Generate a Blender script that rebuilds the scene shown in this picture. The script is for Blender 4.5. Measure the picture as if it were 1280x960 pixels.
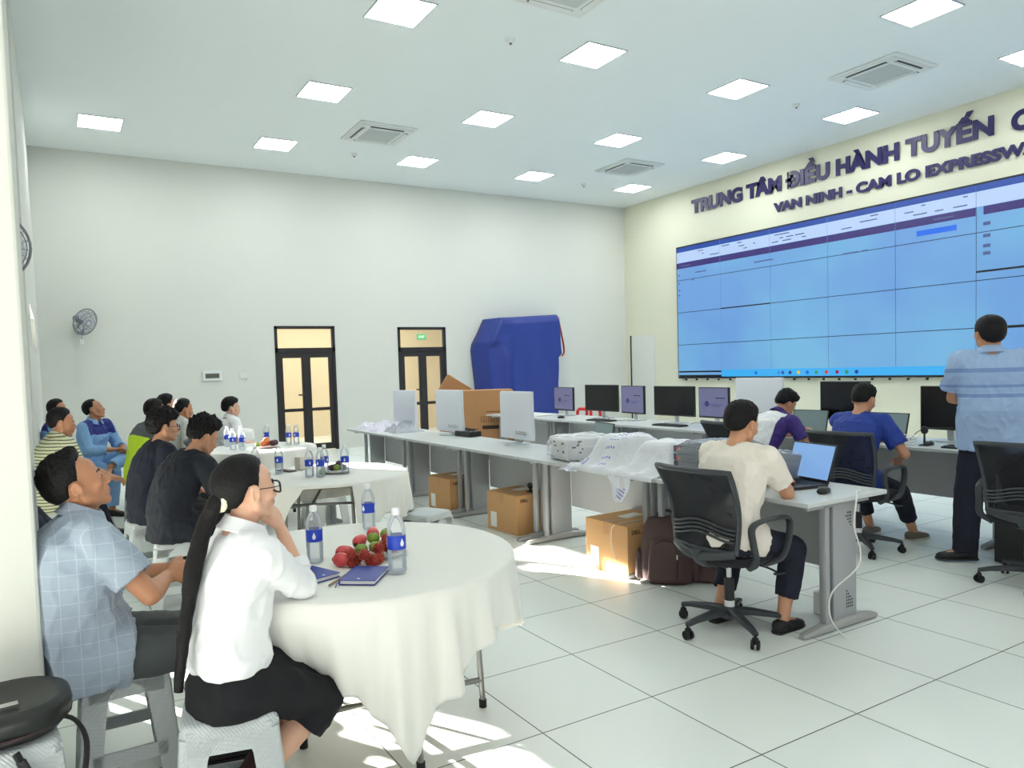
import bpy, bmesh, math, random
from mathutils import Vector, Matrix, noise

for o in list(bpy.data.objects):
    bpy.data.objects.remove(o, do_unlink=True)
SC = bpy.context.scene
COL = SC.collection
V = Vector
PI = math.pi
rad = math.radians
random.seed(7)

# ------------------------------------------------------------------ camera
cam = bpy.data.cameras.new('camera')
cam.sensor_width = 36.0
cam.lens = 36.0 * 920.84 / 1280.0
cam.shift_x = (640 - 602.3) / 1280.0
cam.shift_y = (506.0 - 480) / 1280.0
cam.clip_start = 0.05
cam.clip_end = 200
camo = bpy.data.objects.new('camera', cam)
COL.objects.link(camo)
_y, _p, _r = 0.5239, -0.0505, -0.0317
_f = V((math.sin(_y) * math.cos(_p), math.cos(_y) * math.cos(_p), math.sin(_p)))
_rt = V((math.cos(_y), -math.sin(_y), 0))
_up = _rt.cross(_f)
_R = _rt * math.cos(_r) + _up * math.sin(_r)
_U = -_rt * math.sin(_r) + _up * math.cos(_r)
camo.matrix_world = Matrix(((_R.x, _U.x, -_f.x, 0), (_R.y, _U.y, -_f.y, 0), (_R.z, _U.z, -_f.z, 1.5145), (0, 0, 0, 1)))
SC.camera = camo

# ------------------------------------------------------------------ world, sun, exposure
SC.view_settings.view_transform = 'Standard'
SC.view_settings.look = 'None'
SC.view_settings.gamma = 1.0
SC.view_settings.use_curve_mapping = False
SC.view_settings.exposure = 0.46
wd = bpy.data.worlds.new('world')
SC.world = wd
wd.use_nodes = True
wd.node_tree.nodes['Background'].inputs[0].default_value = (0.97, 0.985, 1.0, 1)
wd.node_tree.nodes['Background'].inputs[1].default_value = 0.56
SUN_EL = rad(17.0)
sun = bpy.data.lights.new('sun', 'SUN')
sun.energy = 45.0
sun.angle = rad(0.6)
sun.color = (1.0, 0.95, 0.86)
suno = bpy.data.objects.new('sun', sun)
_d = V((0.51 * math.cos(SUN_EL), -0.86 * math.cos(SUN_EL), -math.sin(SUN_EL)))
suno.rotation_euler = _d.to_track_quat('-Z', 'Y').to_euler()
suno.location = (-8, 16, 6)
COL.objects.link(suno)
PANEL_L = 21.0          # radiance of the ceiling LED panels
CORR_W = 95.0

# ------------------------------------------------------------------ materials
def lin(c):
    return tuple(((x / 255.0) / 12.92 if x <= 10 else ((x / 255.0 + 0.055) / 1.055) ** 2.4) for x in c)

MATS = {}
def mat(name, rgb, rough=0.6, metal=0.0, bump=0.0, bscale=60.0, var=0.0, spec=0.5, emit=None, estr=1.0, trans=0.0, ior=1.45, kind='noise', sheen=0.0, coat=0.0, subs=0.0):
    if name in MATS:
        return MATS[name]
    m = bpy.data.materials.new(name)
    m.use_nodes = True
    nt = m.node_tree
    b = nt.nodes['Principled BSDF']
    c = lin(rgb) + (1.0,)
    b.inputs['Base Color'].default_value = c
    b.inputs['Roughness'].default_value = rough
    b.inputs['Metallic'].default_value = metal
    b.inputs['Specular IOR Level'].default_value = spec
    if trans:
        b.inputs['Transmission Weight'].default_value = trans
        b.inputs['IOR'].default_value = ior
    if sheen:
        b.inputs['Sheen Weight'].default_value = sheen
    if coat:
        b.inputs['Coat Weight'].default_value = coat
    if subs:
        b.inputs['Subsurface Weight'].default_value = subs
        b.inputs['Subsurface Radius'].default_value = (0.012, 0.005, 0.003)
    if emit is not None:
        b.inputs['Emission Color'].default_value = lin(emit) + (1.0,)
        b.inputs['Emission Strength'].default_value = estr
    tc = nt.nodes.new('ShaderNodeTexCoord')
    if bump or var:
        if kind == 'wave':
            n = nt.nodes.new('ShaderNodeTexWave')
            n.inputs['Scale'].default_value = bscale
            n.inputs['Distortion'].default_value = 3.0
            n.inputs['Detail'].default_value = 3.0
            fac = n.outputs['Fac']
        elif kind == 'weave':
            n = nt.nodes.new('ShaderNodeTexBrick')
            n.inputs['Scale'].default_value = bscale
            n.inputs['Color1'].default_value = (1, 1, 1, 1)
            n.inputs['Color2'].default_value = (0.8, 0.8, 0.8, 1)
            n.inputs['Mortar'].default_value = (0, 0, 0, 1)
            n.inputs['Mortar Size'].default_value = 0.06
            n.inputs['Mortar Smooth'].default_value = 1.0
            fac = n.outputs['Color']
        elif kind == 'plait':
            sx = nt.nodes.new('ShaderNodeSeparateXYZ')
            nt.links.new(tc.outputs['Object'], sx.inputs[0])
            def mm(op, a, bb=None):
                q = nt.nodes.new('ShaderNodeMath'); q.operation = op
                for ii, xx in enumerate((a, bb)):
                    if xx is None: continue
                    if isinstance(xx, (int, float)): q.inputs[ii].default_value = xx
                    else: nt.links.new(xx, q.inputs[ii])
                return q.outputs[0]
            u = mm('SINE', mm('MULTIPLY', mm('ADD', sx.outputs['X'], sx.outputs['Y']), 330.0))
            w = mm('SINE', mm('MULTIPLY', mm('ADD', sx.outputs['Z'], mm('MULTIPLY', mm('SUBTRACT', sx.outputs['X'], sx.outputs['Y']), 0.5)), 420.0))
            fac = mm('MULTIPLY', u, w)
            n = None
        else:
            n = nt.nodes.new('ShaderNodeTexNoise')
            n.inputs['Scale'].default_value = bscale
            n.inputs['Detail'].default_value = 4.0
            fac = n.outputs['Fac']
        if n is not None:
            nt.links.new(tc.outputs['Object'], n.inputs['Vector'])
        if bump:
            bp = nt.nodes.new('ShaderNodeBump')
            bp.inputs['Strength'].default_value = bump
            bp.inputs['Distance'].default_value = 0.01
            nt.links.new(fac, bp.inputs['Height'])
            nt.links.new(bp.outputs['Normal'], b.inputs['Normal'])
        if var:
            n2 = nt.nodes.new('ShaderNodeTexNoise')
            n2.inputs['Scale'].default_value = bscale * 0.13
            n2.inputs['Detail'].default_value = 3.0
            nt.links.new(tc.outputs['Object'], n2.inputs['Vector'])
            mx = nt.nodes.new('ShaderNodeMix')
            mx.data_type = 'RGBA'
            mx.inputs['A'].default_value = tuple(max(0, x * (1 - var)) for x in c[:3]) + (1,)
            mx.inputs['B'].default_value = tuple(min(1, x * (1 + var)) for x in c[:3]) + (1,)
            nt.links.new(n2.outputs['Fac'], mx.inputs['Factor'])
            nt.links.new(mx.outputs['Result'], b.inputs['Base Color'])
    MATS[name] = m
    return m

def film(name, tint=(1, 1, 1), alpha=0.25, rough=0.15, bump=0.0, bscale=20, col=(235, 240, 245)):
    """thin clear sheet: mostly see-through, the rest glossy/diffuse plastic"""
    if name in MATS:
        return MATS[name]
    m = bpy.data.materials.new(name)
    m.use_nodes = True
    nt = m.node_tree
    b = nt.nodes['Principled BSDF']
    b.inputs['Base Color'].default_value = lin(col) + (1,)
    b.inputs['Roughness'].default_value = rough
    t = nt.nodes.new('ShaderNodeBsdfTransparent')
    t.inputs['Color'].default_value = tuple(tint) + (1,)
    mx = nt.nodes.new('ShaderNodeMixShader')
    fr = nt.nodes.new('ShaderNodeLayerWeight')
    fr.inputs['Blend'].default_value = 0.35
    ma = nt.nodes.new('ShaderNodeMath')
    ma.operation = 'MULTIPLY_ADD'
    ma.use_clamp = True
    ma.inputs[1].default_value = 0.7
    ma.inputs[2].default_value = alpha
    nt.links.new(fr.outputs['Fresnel'], ma.inputs[0])
    nt.links.new(ma.outputs[0], mx.inputs['Fac'])
    nt.links.new(t.outputs[0], mx.inputs[1])
    nt.links.new(b.outputs[0], mx.inputs[2])
    nt.links.new(mx.outputs[0], nt.nodes['Material Output'].inputs['Surface'])
    if bump:
        tc = nt.nodes.new('ShaderNodeTexCoord')
        n = nt.nodes.new('ShaderNodeTexNoise')
        n.inputs['Scale'].default_value = bscale
        nt.links.new(tc.outputs['Object'], n.inputs['Vector'])
        bp = nt.nodes.new('ShaderNodeBump')
        bp.inputs['Strength'].default_value = bump
        bp.inputs['Distance'].default_value = 0.02
        nt.links.new(n.outputs['Fac'], bp.inputs['Height'])
        nt.links.new(bp.outputs['Normal'], b.inputs['Normal'])
    MATS[name] = m
    return m

def tile_material():
    m = bpy.data.materials.new('floor_tiles')
    m.use_nodes = True
    nt = m.node_tree
    b = nt.nodes['Principled BSDF']
    g = nt.nodes.new('ShaderNodeNewGeometry')
    s = nt.nodes.new('ShaderNodeSeparateXYZ')
    nt.links.new(g.outputs['Position'], s.inputs[0])
    def mth(op, a, bb=None, cl=False):
        n = nt.nodes.new('ShaderNodeMath')
        n.operation = op
        n.use_clamp = cl
        for i, x in enumerate((a, bb)):
            if x is None:
                continue
            if isinstance(x, (int, float)):
                n.inputs[i].default_value = x
            else:
                nt.links.new(x, n.inputs[i])
        return n.outputs[0]
    dist = []
    cells = []
    for ax, off in (('X', 1.6665), ('Y', 1.866)):
        u = mth('DIVIDE', mth('SUBTRACT', s.outputs[ax], off), 0.6)
        fl = mth('FLOOR', mth('ADD', u, 100.0))
        fr = mth('SUBTRACT', mth('ADD', u, 100.0), fl)
        d = mth('MINIMUM', fr, mth('SUBTRACT', 1.0, fr))
        dist.append(mth('MULTIPLY', d, 0.6))
        cells.append(fl)
    d = mth('MINIMUM', dist[0], dist[1])
    line = mth('SUBTRACT', 1.0, mth('DIVIDE', mth('SUBTRACT', d, 0.0015), 0.0022), True)
    line = mth('MINIMUM', mth('MAXIMUM', line, 0.0), 1.0)
    wn = nt.nodes.new('ShaderNodeTexWhiteNoise')
    wn.noise_dimensions = '2D'
    cb = nt.nodes.new('ShaderNodeCombineXYZ')
    nt.links.new(cells[0], cb.inputs[0])
    nt.links.new(cells[1], cb.inputs[1])
    nt.links.new(cb.outputs[0], wn.inputs['Vector'])
    mx = nt.nodes.new('ShaderNodeMix')
    mx.data_type = 'RGBA'
    mx.inputs['A'].default_value = lin((234, 240, 236)) + (1,)
    mx.inputs['B'].default_value = lin((238, 243, 238)) + (1,)
    nt.links.new(wn.outputs['Value'], mx.inputs['Factor'])
    n2 = nt.nodes.new('ShaderNodeTexNoise')
    n2.inputs['Scale'].default_value = 140
    n2.inputs['Detail'].default_value = 4
    nt.links.new(g.outputs['Position'], n2.inputs['Vector'])
    mx3 = nt.nodes.new('ShaderNodeMix')
    mx3.data_type = 'RGBA'
    mx3.blend_type = 'MULTIPLY'
    nt.links.new(mth('MULTIPLY', n2.outputs['Fac'], 0.12), mx3.inputs['Factor'])
    nt.links.new(mx.outputs['Result'], mx3.inputs['A'])
    mx3.inputs['B'].default_value = (0.5, 0.55, 0.5, 1)
    mx2 = nt.nodes.new('ShaderNodeMix')
    mx2.data_type = 'RGBA'
    nt.links.new(line, mx2.inputs['Factor'])
    nt.links.new(mx3.outputs['Result'], mx2.inputs['A'])
    mx2.inputs['B'].default_value = lin((70, 72, 66)) + (1,)
    nt.links.new(mx2.outputs['Result'], b.inputs['Base Color'])
    b.inputs['Roughness'].default_value = 0.36
    b.inputs['Specular IOR Level'].default_value = 0.42
    bp = nt.nodes.new('ShaderNodeBump')
    bp.inputs['Strength'].default_value = 0.5
    bp.inputs['Distance'].default_value = 0.002
    nt.links.new(mth('SUBTRACT', 1.0, line), bp.inputs['Height'])
    nt.links.new(bp.outputs['Normal'], b.inputs['Normal'])
    return m

# ------------------------------------------------------------------ mesh helpers
def tag(o, label=None, cat=None, group=None, kind=None):
    if label:
        o['label'] = label
    if cat:
        o['category'] = cat
    if group:
        o['group'] = group
    if kind:
        o['kind'] = kind
    return o

def link(name, me, mats, parent=None, smooth=True, loc=None, rot=None):
    if not isinstance(mats, (list, tuple)):
        mats = [mats]
    for m in mats:
        me.materials.append(m)
    if smooth:
        for p in me.polygons:
            p.use_smooth = True
    o = bpy.data.objects.new(name, me)
    COL.objects.link(o)
    if parent:
        o.parent = parent
    if loc:
        o.location = loc
    if rot:
        o.rotation_euler = rot
    return o

def obj(name, bm, mats, parent=None, smooth=False, loc=None, rot=None, recalc=True, sharp=35):
    if recalc:
        bmesh.ops.recalc_face_normals(bm, faces=bm.faces)
    me = bpy.data.meshes.new(name)
    if smooth and sharp:
        bm.edges.ensure_lookup_table()
        ca = rad(sharp)
        for e in bm.edges:
            if len(e.link_faces) == 2 and e.calc_face_angle(0) > ca:
                e.smooth = False
    bm.to_mesh(me)
    bm.free()
    return link(name, me, mats, parent, smooth, loc, rot)

def empty(name, loc=(0, 0, 0), rz=0.0, label=None, cat=None, group=None):
    o = bpy.data.objects.new(name, None)
    o.empty_display_size = 0.1
    o.location = loc
    o.rotation_euler = (0, 0, rz)
    COL.objects.link(o)
    return tag(o, label, cat, group)

def children(o):
    return [c for c in o.children]

def copy_tree(o, parent=None):
    c = o.copy()
    COL.objects.link(c)
    c.parent = parent
    for ch in children(o):
        d = ch.copy()
        COL.objects.link(d)
        d.parent = c
        for g in children(ch):
            e = g.copy()
            COL.objects.link(e)
            e.parent = d
    return c

def place(src, loc, rz, label=None, group=None):
    c = copy_tree(src)
    c.location = loc
    c.rotation_euler = (0, 0, rz)
    if label:
        c['label'] = label
    if group:
        c['group'] = group
    return c

def BM():
    return bmesh.new()

def box(bm, lo, hi, M=None, bev=0.0, mi=0, seg=2):
    x0, y0, z0 = lo
    x1, y1, z1 = hi
    vs = [bm.verts.new(p) for p in ((x0, y0, z0), (x1, y0, z0), (x1, y1, z0), (x0, y1, z0), (x0, y0, z1), (x1, y0, z1), (x1, y1, z1), (x0, y1, z1))]
    fs = [bm.faces.new([vs[i] for i in f]) for f in ((3, 2, 1, 0), (4, 5, 6, 7), (0, 1, 5, 4), (1, 2, 6, 5), (2, 3, 7, 6), (3, 0, 4, 7))]
    for f in fs:
        f.material_index = mi
    geo = vs
    if bev:
        es = set()
        for f in fs:
            es.update(f.edges)
        r = bmesh.ops.bevel(bm, geom=list(es) + vs, offset=bev, segments=seg, affect='EDGES', profile=0.5)
        geo = list({v for f in r['faces'] for v in f.verts} | {v for v in vs if v.is_valid})
        for f in {f for v in geo for f in v.link_faces}:
            f.material_index = mi
    if M is not None:
        bmesh.ops.transform(bm, matrix=M, verts=geo)
    return geo

def frame_axes(d, side=None):
    d = d.normalized()
    if side is None:
        side = V((0, 0, 1)) if abs(d.z) < 0.9 else V((1, 0, 0))
        u = side.cross(d).normalized()
    else:
        u = (side - d * side.dot(d)).normalized()
    v = d.cross(u).normalized()
    return u, v

def ring(bm, c, u, v, a, b, n, ex=2.0):
    out = []
    for i in range(n):
        t = 2 * PI * i / n
        ct, st = math.cos(t), math.sin(t)
        if ex != 2.0:
            ct = math.copysign(abs(ct) ** (2 / ex), ct)
            st = math.copysign(abs(st) ** (2 / ex), st)
        out.append(bm.verts.new(c + u * (a * ct) + v * (b * st)))
    return out

def bridge(bm, r0, r1, mi=0):
    n = len(r0)
    for i in range(n):
        f = bm.faces.new((r0[i], r0[(i + 1) % n], r1[(i + 1) % n], r1[i]))
        f.material_index = mi

def loft(bm, secs, n=24, mi=0, dish0=0.0, dish1=0.0, cap=True):
    """secs: (centre, u, v, a, b[, exponent])"""
    rs = [ring(bm, V(s[0]), V(s[1]), V(s[2]), s[3], s[4], n, s[5] if len(s) > 5 else 2.0) for s in secs]
    for a, b in zip(rs[:-1], rs[1:]):
        bridge(bm, a, b, mi)
    if cap:
        for r, s, o, dish in ((rs[0], secs[0], secs[1], dish0), (rs[-1], secs[-1], secs[-2], dish1)):
            c = V(s[0])
            if dish:
                dd = (V(o[0]) - c).normalized() * dish
                inner = ring(bm, c, V(s[1]), V(s[2]), s[3] * 0.88, s[4] * 0.88, n, s[5] if len(s) > 5 else 2.0)
                deep = ring(bm, c + dd, V(s[1]), V(s[2]), s[3] * 0.8, s[4] * 0.8, n, s[5] if len(s) > 5 else 2.0)
                bridge(bm, r, inner, mi)
                bridge(bm, inner, deep, mi)
                f = bm.faces.new(deep)
            else:
                f = bm.faces.new(r)
            f.material_index = mi
    return rs

def rcone(bm, p0, p1, r0, r1, n=14, flat0=False, flat1=False, side=None, asp=1.0, dish=0.0, mi=0):
    p0, p1 = V(p0), V(p1)
    d = p1 - p0
    if d.length < 1e-6:
        d = V((0, 0, 1e-4))
    dn = d.normalized()
    u, v = frame_axes(d, side)
    secs = []
    if not flat0:
        for k in (80, 60, 38, 18):
            a = rad(k)
            secs.append((p0 - dn * r0 * math.sin(a), u, v, r0 * math.cos(a), r0 * math.cos(a) * asp))
    secs.append((p0, u, v, r0, r0 * asp))
    secs.append((p1, u, v, r1, r1 * asp))
    if not flat1:
        for k in (18, 38, 60, 80):
            a = rad(k)
            secs.append((p1 + dn * r1 * math.sin(a), u, v, r1 * math.cos(a), r1 * math.cos(a) * asp))
    return loft(bm, secs, n, mi, 0.0, dish if flat1 else 0.0)

def ell(bm, c, r, M=None, nu=16, nv=10, mi=0):
    """ellipsoid; M optional 3x3 rotation"""
    c = V(c)
    rows = []
    for j in range(1, nv):
        ph = PI * j / nv
        row = []
        for i in range(nu):
            th = 2 * PI * i / nu
            p = V((r[0] * math.sin(ph) * math.cos(th), r[1] * math.sin(ph) * math.sin(th), r[2] * math.cos(ph)))
            if M is not None:
                p = M @ p
            row.append(bm.verts.new(c + p))
        rows.append(row)
    t = V((0, 0, r[2]))
    if M is not None:
        t = M @ t
    top = bm.verts.new(c + t)
    bot = bm.verts.new(c - t)
    for i in range(nu):
        k = (i + 1) % nu
        f = bm.faces.new((top, rows[0][i], rows[0][k]))
        f.material_index = mi
        f = bm.faces.new((bot, rows[-1][k], rows[-1][i]))
        f.material_index = mi
    for a, b in zip(rows[:-1], rows[1:]):
        for i in range(nu):
            k = (i + 1) % nu
            f = bm.faces.new((a[i], b[i], b[k], a[k]))
            f.material_index = mi

def cyl(bm, p0, p1, r0, r1=None, n=20, mi=0):
    return rcone(bm, p0, p1, r0, r0 if r1 is None else r1, n, True, True, mi=mi)

def catmull(pts, k=6):
    pts = [V(p) for p in pts]
    out = []
    P = [pts[0] * 2 - pts[1]] + pts + [pts[-1] * 2 - pts[-2]]
    for i in range(1, len(P) - 2):
        for j in range(k):
            t = j / k
            a, b, c, d = P[i - 1], P[i], P[i + 1], P[i + 2]
            out.append(0.5 * ((2 * b) + (c - a) * t + (2 * a - 5 * b + 4 * c - d) * t * t + (3 * b - a - 3 * c + d) * t ** 3))
    out.append(pts[-1])
    return out

def tube(bm, pts, r, n=8, k=5, asp=1.0, mi=0, smooth=True, side=None):
    pts = catmull(pts, k) if smooth else [V(p) for p in pts]
    secs = []
    pu = None
    N = len(pts)
    for i, p in enumerate(pts):
        d = (pts[min(i + 1, N - 1)] - pts[max(i - 1, 0)])
        if d.length < 1e-7:
            continue
        d.normalize()
        if side is not None:
            u, v = frame_axes(d, side)
        elif pu is None:
            u, v = frame_axes(d)
        else:
            u = (pu - d * pu.dot(d))
            if u.length < 1e-5:
                u, v = frame_axes(d)
            u.normalize()
            v = d.cross(u)
        pu = u
        rr = r(i / (N - 1)) if callable(r) else r
        secs.append((p, u, v, rr, rr * asp))
    loft(bm, secs, n, mi)

def lathe(bm, prof, c=(0, 0, 0), n=24, mi=0):
    """prof: [(r,z)...] bottom to top"""
    c = V(c)
    rows = []
    for r, z in prof:
        if r < 1e-5:
            rows.append([bm.verts.new(c + V((0, 0, z)))])
        else:
            rows.append([bm.verts.new(c + V((r * math.cos(2 * PI * i / n), r * math.sin(2 * PI * i / n), z))) for i in range(n)])
    for a, b in zip(rows[:-1], rows[1:]):
        for i in range(n):
            k = (i + 1) % n
            if len(a) == 1 and len(b) == 1:
                continue
            if len(a) == 1:
                f = bm.faces.new((a[0], b[k], b[i]))
            elif len(b) == 1:
                f = bm.faces.new((a[i], a[k], b[0]))
            else:
                f = bm.faces.new((a[i], a[k], b[k], b[i]))
            f.material_index = mi

def prism(bm, poly, z0, z1, M=None, mi=0):
    a = [bm.verts.new((x, y, z0)) for x, y in poly]
    b = [bm.verts.new((x, y, z1)) for x, y in poly]
    bm.faces.new(a[::-1]).material_index = mi
    bm.faces.new(b).material_index = mi
    n = len(a)
    for i in range(n):
        bm.faces.new((a[i], a[(i + 1) % n], b[(i + 1) % n], b[i])).material_index = mi
    if M is not None:
        bmesh.ops.transform(bm, matrix=M, verts=a + b)

def T(x, y, z):
    return Matrix.Translation((x, y, z))
def RX(a):
    return Matrix.Rotation(rad(a), 4, 'X')
def RY(a):
    return Matrix.Rotation(rad(a), 4, 'Y')
def RZ(a):
    return Matrix.Rotation(rad(a), 4, 'Z')

def fuse(name, bm, vox, smooth_it, mats, parent=None, paint=None, disp=None, tris=False):
    """union of the closed shapes in bm as ONE continuous surface"""
    bmesh.ops.recalc_face_normals(bm, faces=bm.faces)
    me = bpy.data.meshes.new(name + '_raw')
    bm.to_mesh(me)
    bm.free()
    o = bpy.data.objects.new(name + '_raw', me)
    COL.objects.link(o)
    r = o.modifiers.new('r', 'REMESH')
    r.mode = 'VOXEL'
    r.voxel_size = vox
    if smooth_it:
        s = o.modifiers.new('s', 'SMOOTH')
        s.factor = 0.5
        s.iterations = smooth_it
    bpy.context.view_layer.update()
    dg = bpy.context.evaluated_depsgraph_get()
    m2 = bpy.data.meshes.new_from_object(o.evaluated_get(dg))
    m2.name = name
    bpy.data.objects.remove(o, do_unlink=True)
    bpy.data.meshes.remove(me)
    if disp:
        ns = [v.normal.copy() for v in m2.vertices]
        for v, nn in zip(m2.vertices, ns):
            v.co = v.co + nn * disp(v.co, nn)
    o = link(name, m2, mats, parent, True)
    if paint:
        for p in m2.polygons:
            p.material_index = paint(p.center, p.normal)
    return o
# ------------------------------------------------------------------ room shell
BY = 14.0      # back wall
RXW = 12.26    # right wall
LXW = -0.19    # left wall
CZ = 5.305     # ceiling
FY = -3.2      # open side behind the camera
M_wall = mat('wall_paint', (215, 217, 209), 0.85, bump=0.08, bscale=30, var=0.012)
M_wallR = mat('wall_paint_cream', (220, 220, 199), 0.85, bump=0.08, bscale=30, var=0.012)
M_ceil = mat('ceiling_paint', (235, 241, 241), 0.9, bump=0.05, bscale=30, var=0.01)
M_tile = tile_material()
M_dark = mat('dark_aluminium', (46, 44, 46), 0.4, 0.3)
M_glass = film('clear_glass', (0.97, 0.98, 0.97), 0.04, 0.03)

def struct(name, bm, m, parent=None, smooth=False):
    o = obj(name, bm, m, parent, smooth)
    o['kind'] = 'structure'
    return o

b = BM(); box(b, (-4.0, FY, -0.12), (RXW + 0.2, 18.2, 0.0)); struct('floor', b, M_tile)
b = BM(); box(b, (-1.2, FY, CZ), (RXW + 0.2, BY + 0.2, CZ + 0.15)); struct('ceiling', b, M_ceil)
b = BM(); box(b, (RXW, FY, 0), (RXW + 0.2, BY, CZ)); struct('wall_right', b, M_wallR)

D1 = (3.62, 4.80, 2.42)
D2 = (6.14, 7.25, 2.40)
b = BM()
box(b, (LXW - 0.2, BY, 0), (D1[0], BY + 0.2, CZ))
box(b, (D1[0], BY, D1[2]), (D1[1], BY + 0.2, CZ))
box(b, (D1[1], BY, 0), (D2[0], BY + 0.2, CZ))
box(b, (D2[0], BY, D2[2]), (D2[1], BY + 0.2, CZ))
box(b, (D2[1], BY, 0), (RXW + 0.2, BY + 0.2, CZ))
struct('wall_back', b, M_wall)

# left wall with two glazed openings the sun comes through
W1 = (4.65, 6.40, 0.0, 1.35)
W2 = (9.25, 11.6, 1.90, 2.35)
b = BM()
x0, x1 = -0.72, -0.54
box(b, (x0, 3.3, 0), (x1, W1[0], CZ))
box(b, (x0, W1[0], W1[3]), (x1, W1[1], CZ))
box(b, (x0, W1[1], 0), (x1, 8.2, CZ))
x0, x1 = LXW - 0.18, LXW
box(b, (x0 - 0.35, 8.2, 0), (x1, 8.4, CZ))
box(b, (x0, 8.4, 0), (x1, W2[0], CZ))
box(b, (x0, W2[0], W2[3]), (x1, W2[1], CZ))
box(b, (x0, W2[0], 0), (x1, W2[1], W2[2]))
box(b, (x0, W2[1], 0), (x1, BY, CZ))
struct('wall_left', b, M_wall)
b = BM(); box(b, (-1.15, 2.9, 0), (-0.083, 3.3, CZ), bev=0.012); struct('wall_pillar', b, M_wall)
for i, w in enumerate((W1, W2)):
    b = BM()
    y0, y1, z0, z1 = w
    xm = (-0.54 if i == 0 else LXW) - 0.12
    for (a, c, d, e) in ((y0, y0 + 0.05, z0, z1), (y1 - 0.05, y1, z0, z1), (y0, y1, z1 - 0.05, z1), (y0, y1, z0, z0 + 0.05), ((y0 + y1) / 2 - 0.03, (y0 + y1) / 2 + 0.03, z0, z1)):
        box(b, (xm, a, d), (xm + 0.05, c, e))
    w_ = struct('window_%d' % (i + 1), b, M_dark)
    w_['kind'] = 'structure'

# corridor behind the back wall, seen through the two glazed doors
M_corr = mat('corridor_paint', (226, 210, 176), 0.8)
b = BM()
box(b, (2.0, 17.2, 0), (9.5, 17.35, 3.2))
box(b, (1.9, BY + 0.2, 0), (2.0, 17.35, 3.2))
box(b, (9.5, BY + 0.2, 0), (9.6, 17.35, 3.2))
struct('wall_corridor', b, M_corr)
b = BM(); box(b, (2.0, BY + 0.2, 3.2), (9.5, 17.35, 3.3)); struct('ceiling_corridor', b, M_corr)
la = bpy.data.lights.new('corridor_lamp', 'AREA')
la.energy = CORR_W; la.size = 5.0; la.shape = 'RECTANGLE'; la.size_y = 0.6; la.color = (1.0, 0.95, 0.86)
lo = bpy.data.objects.new('corridor_lamp', la); lo.location = (5.4, 15.7, 3.12); COL.objects.link(lo)

def glazed_door(n, x0, x1, zt):
    w = x1 - x0
    b = BM()
    y0, y1 = BY - 0.01, BY + 0.07
    fw = 0.055
    box(b, (x0, y0, 0), (x0 + fw, y1, zt)); box(b, (x1 - fw, y0, 0), (x1, y1, zt))
    box(b, (x0, y0, zt - fw), (x1, y1, zt)); box(b, (x0, y0, zt - 0.50), (x1, y1, zt - 0.42))
    d = struct('door_%d' % n, b, M_dark)
    b = BM(); box(b, (x0 + fw, BY + 0.025, zt - 0.42), (x1 - fw, BY + 0.033, zt - fw)); obj('transom_pane', b, M_glass, d)
    xm = (x0 + x1) / 2
    for s, (a, c) in enumerate(((x0 + fw, xm), (xm, x1 - fw))):
        b = BM(); st = 0.085
        zt2 = zt - 0.50
        ya, yb = BY + 0.005, BY + 0.05
        box(b, (a, ya, 0.02), (a + st, yb, zt2)); box(b, (c - st, ya, 0.02), (c, yb, zt2))
        box(b, (a + st, ya, zt2 - 0.11), (c - st, yb, zt2)); box(b, (a + st, ya, 0.02), (c - st, yb, 0.14)); box(b, (a + st, ya, 0.78), (c - st, yb, 0.84))
        lf = obj('door_leaf', b, M_dark, d)
        b = BM(); box(b, (a + st, BY + 0.025, 0.14), (c - st, BY + 0.032, zt2 - 0.11)); obj('pane', b, M_glass, lf)
        if s == 0:
            b = BM(); box(b, (c - 0.06, BY - 0.012, 0.95), (c - 0.03, BY + 0.006, 1.2), bev=0.004)
            tube(b, [(c - 0.045, BY - 0.01, 1.1), (c - 0.045, BY - 0.05, 1.1), (c - 0.19, BY - 0.05, 1.1)], 0.014, smooth=False)
            obj('door_handle', b, M_dark, lf)
glazed_door(1, *D1)
glazed_door(2, *D2)
# pale flush door in the right wall next to the corner
b = BM(); box(b, (RXW - 0.012, 13.0, 0), (RXW + 0.01, 13.79, 2.15), bev=0.003); d3 = struct('door_3', b, mat('pale_door', (218, 221, 214), 0.5))
b = BM(); box(b, (RXW - 0.02, 13.79, 0), (RXW + 0.01, 13.83, 2.17)); obj('door_gap', b, mat('black_gap', (25, 25, 25), 0.7), d3)

# ------------------------------------------------------------------ ceiling: LED panels, air conditioners, detectors
M_led = mat('led_diffuser', (255, 255, 255), 0.5, emit=(250, 254, 254), estr=PANEL_L)
M_alu = mat('panel_frame', (190, 196, 198), 0.4, 0.5)
base = empty('ceiling_light', (0, 0, CZ), 0, 'x', 'ceiling light', 'square LED panels in the ceiling')
b = BM()
h = 0.3
for (x0, y0, x1, y1) in ((-h, -h, h, -h + 0.016), (-h, h - 0.016, h, h), (-h, -h, -h + 0.016, h), (h - 0.016, -h, h, h)):
    box(b, (x0, y0, -0.012), (x1, y1, 0.001))
obj('frame', b, M_alu, base)
b = BM(); box(b, (-h + 0.016, -h + 0.016, -0.008), (h - 0.016, h - 0.016, -0.002)); obj('diffuser', b, M_led, base)
spots = [(0, 0), (1, 0), (2, 0), (3, 0), (4, 0), (1, 1), (2, 1), (3, 1), (4, 1), (1, 2), (2, 2), (3, 2), (4, 2), (3, 3), (4, 3)]
rows = {0: 'row nearest the back wall', 1: 'second row from the back wall', 2: 'third row from the back wall', 3: 'nearest row'}
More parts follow.
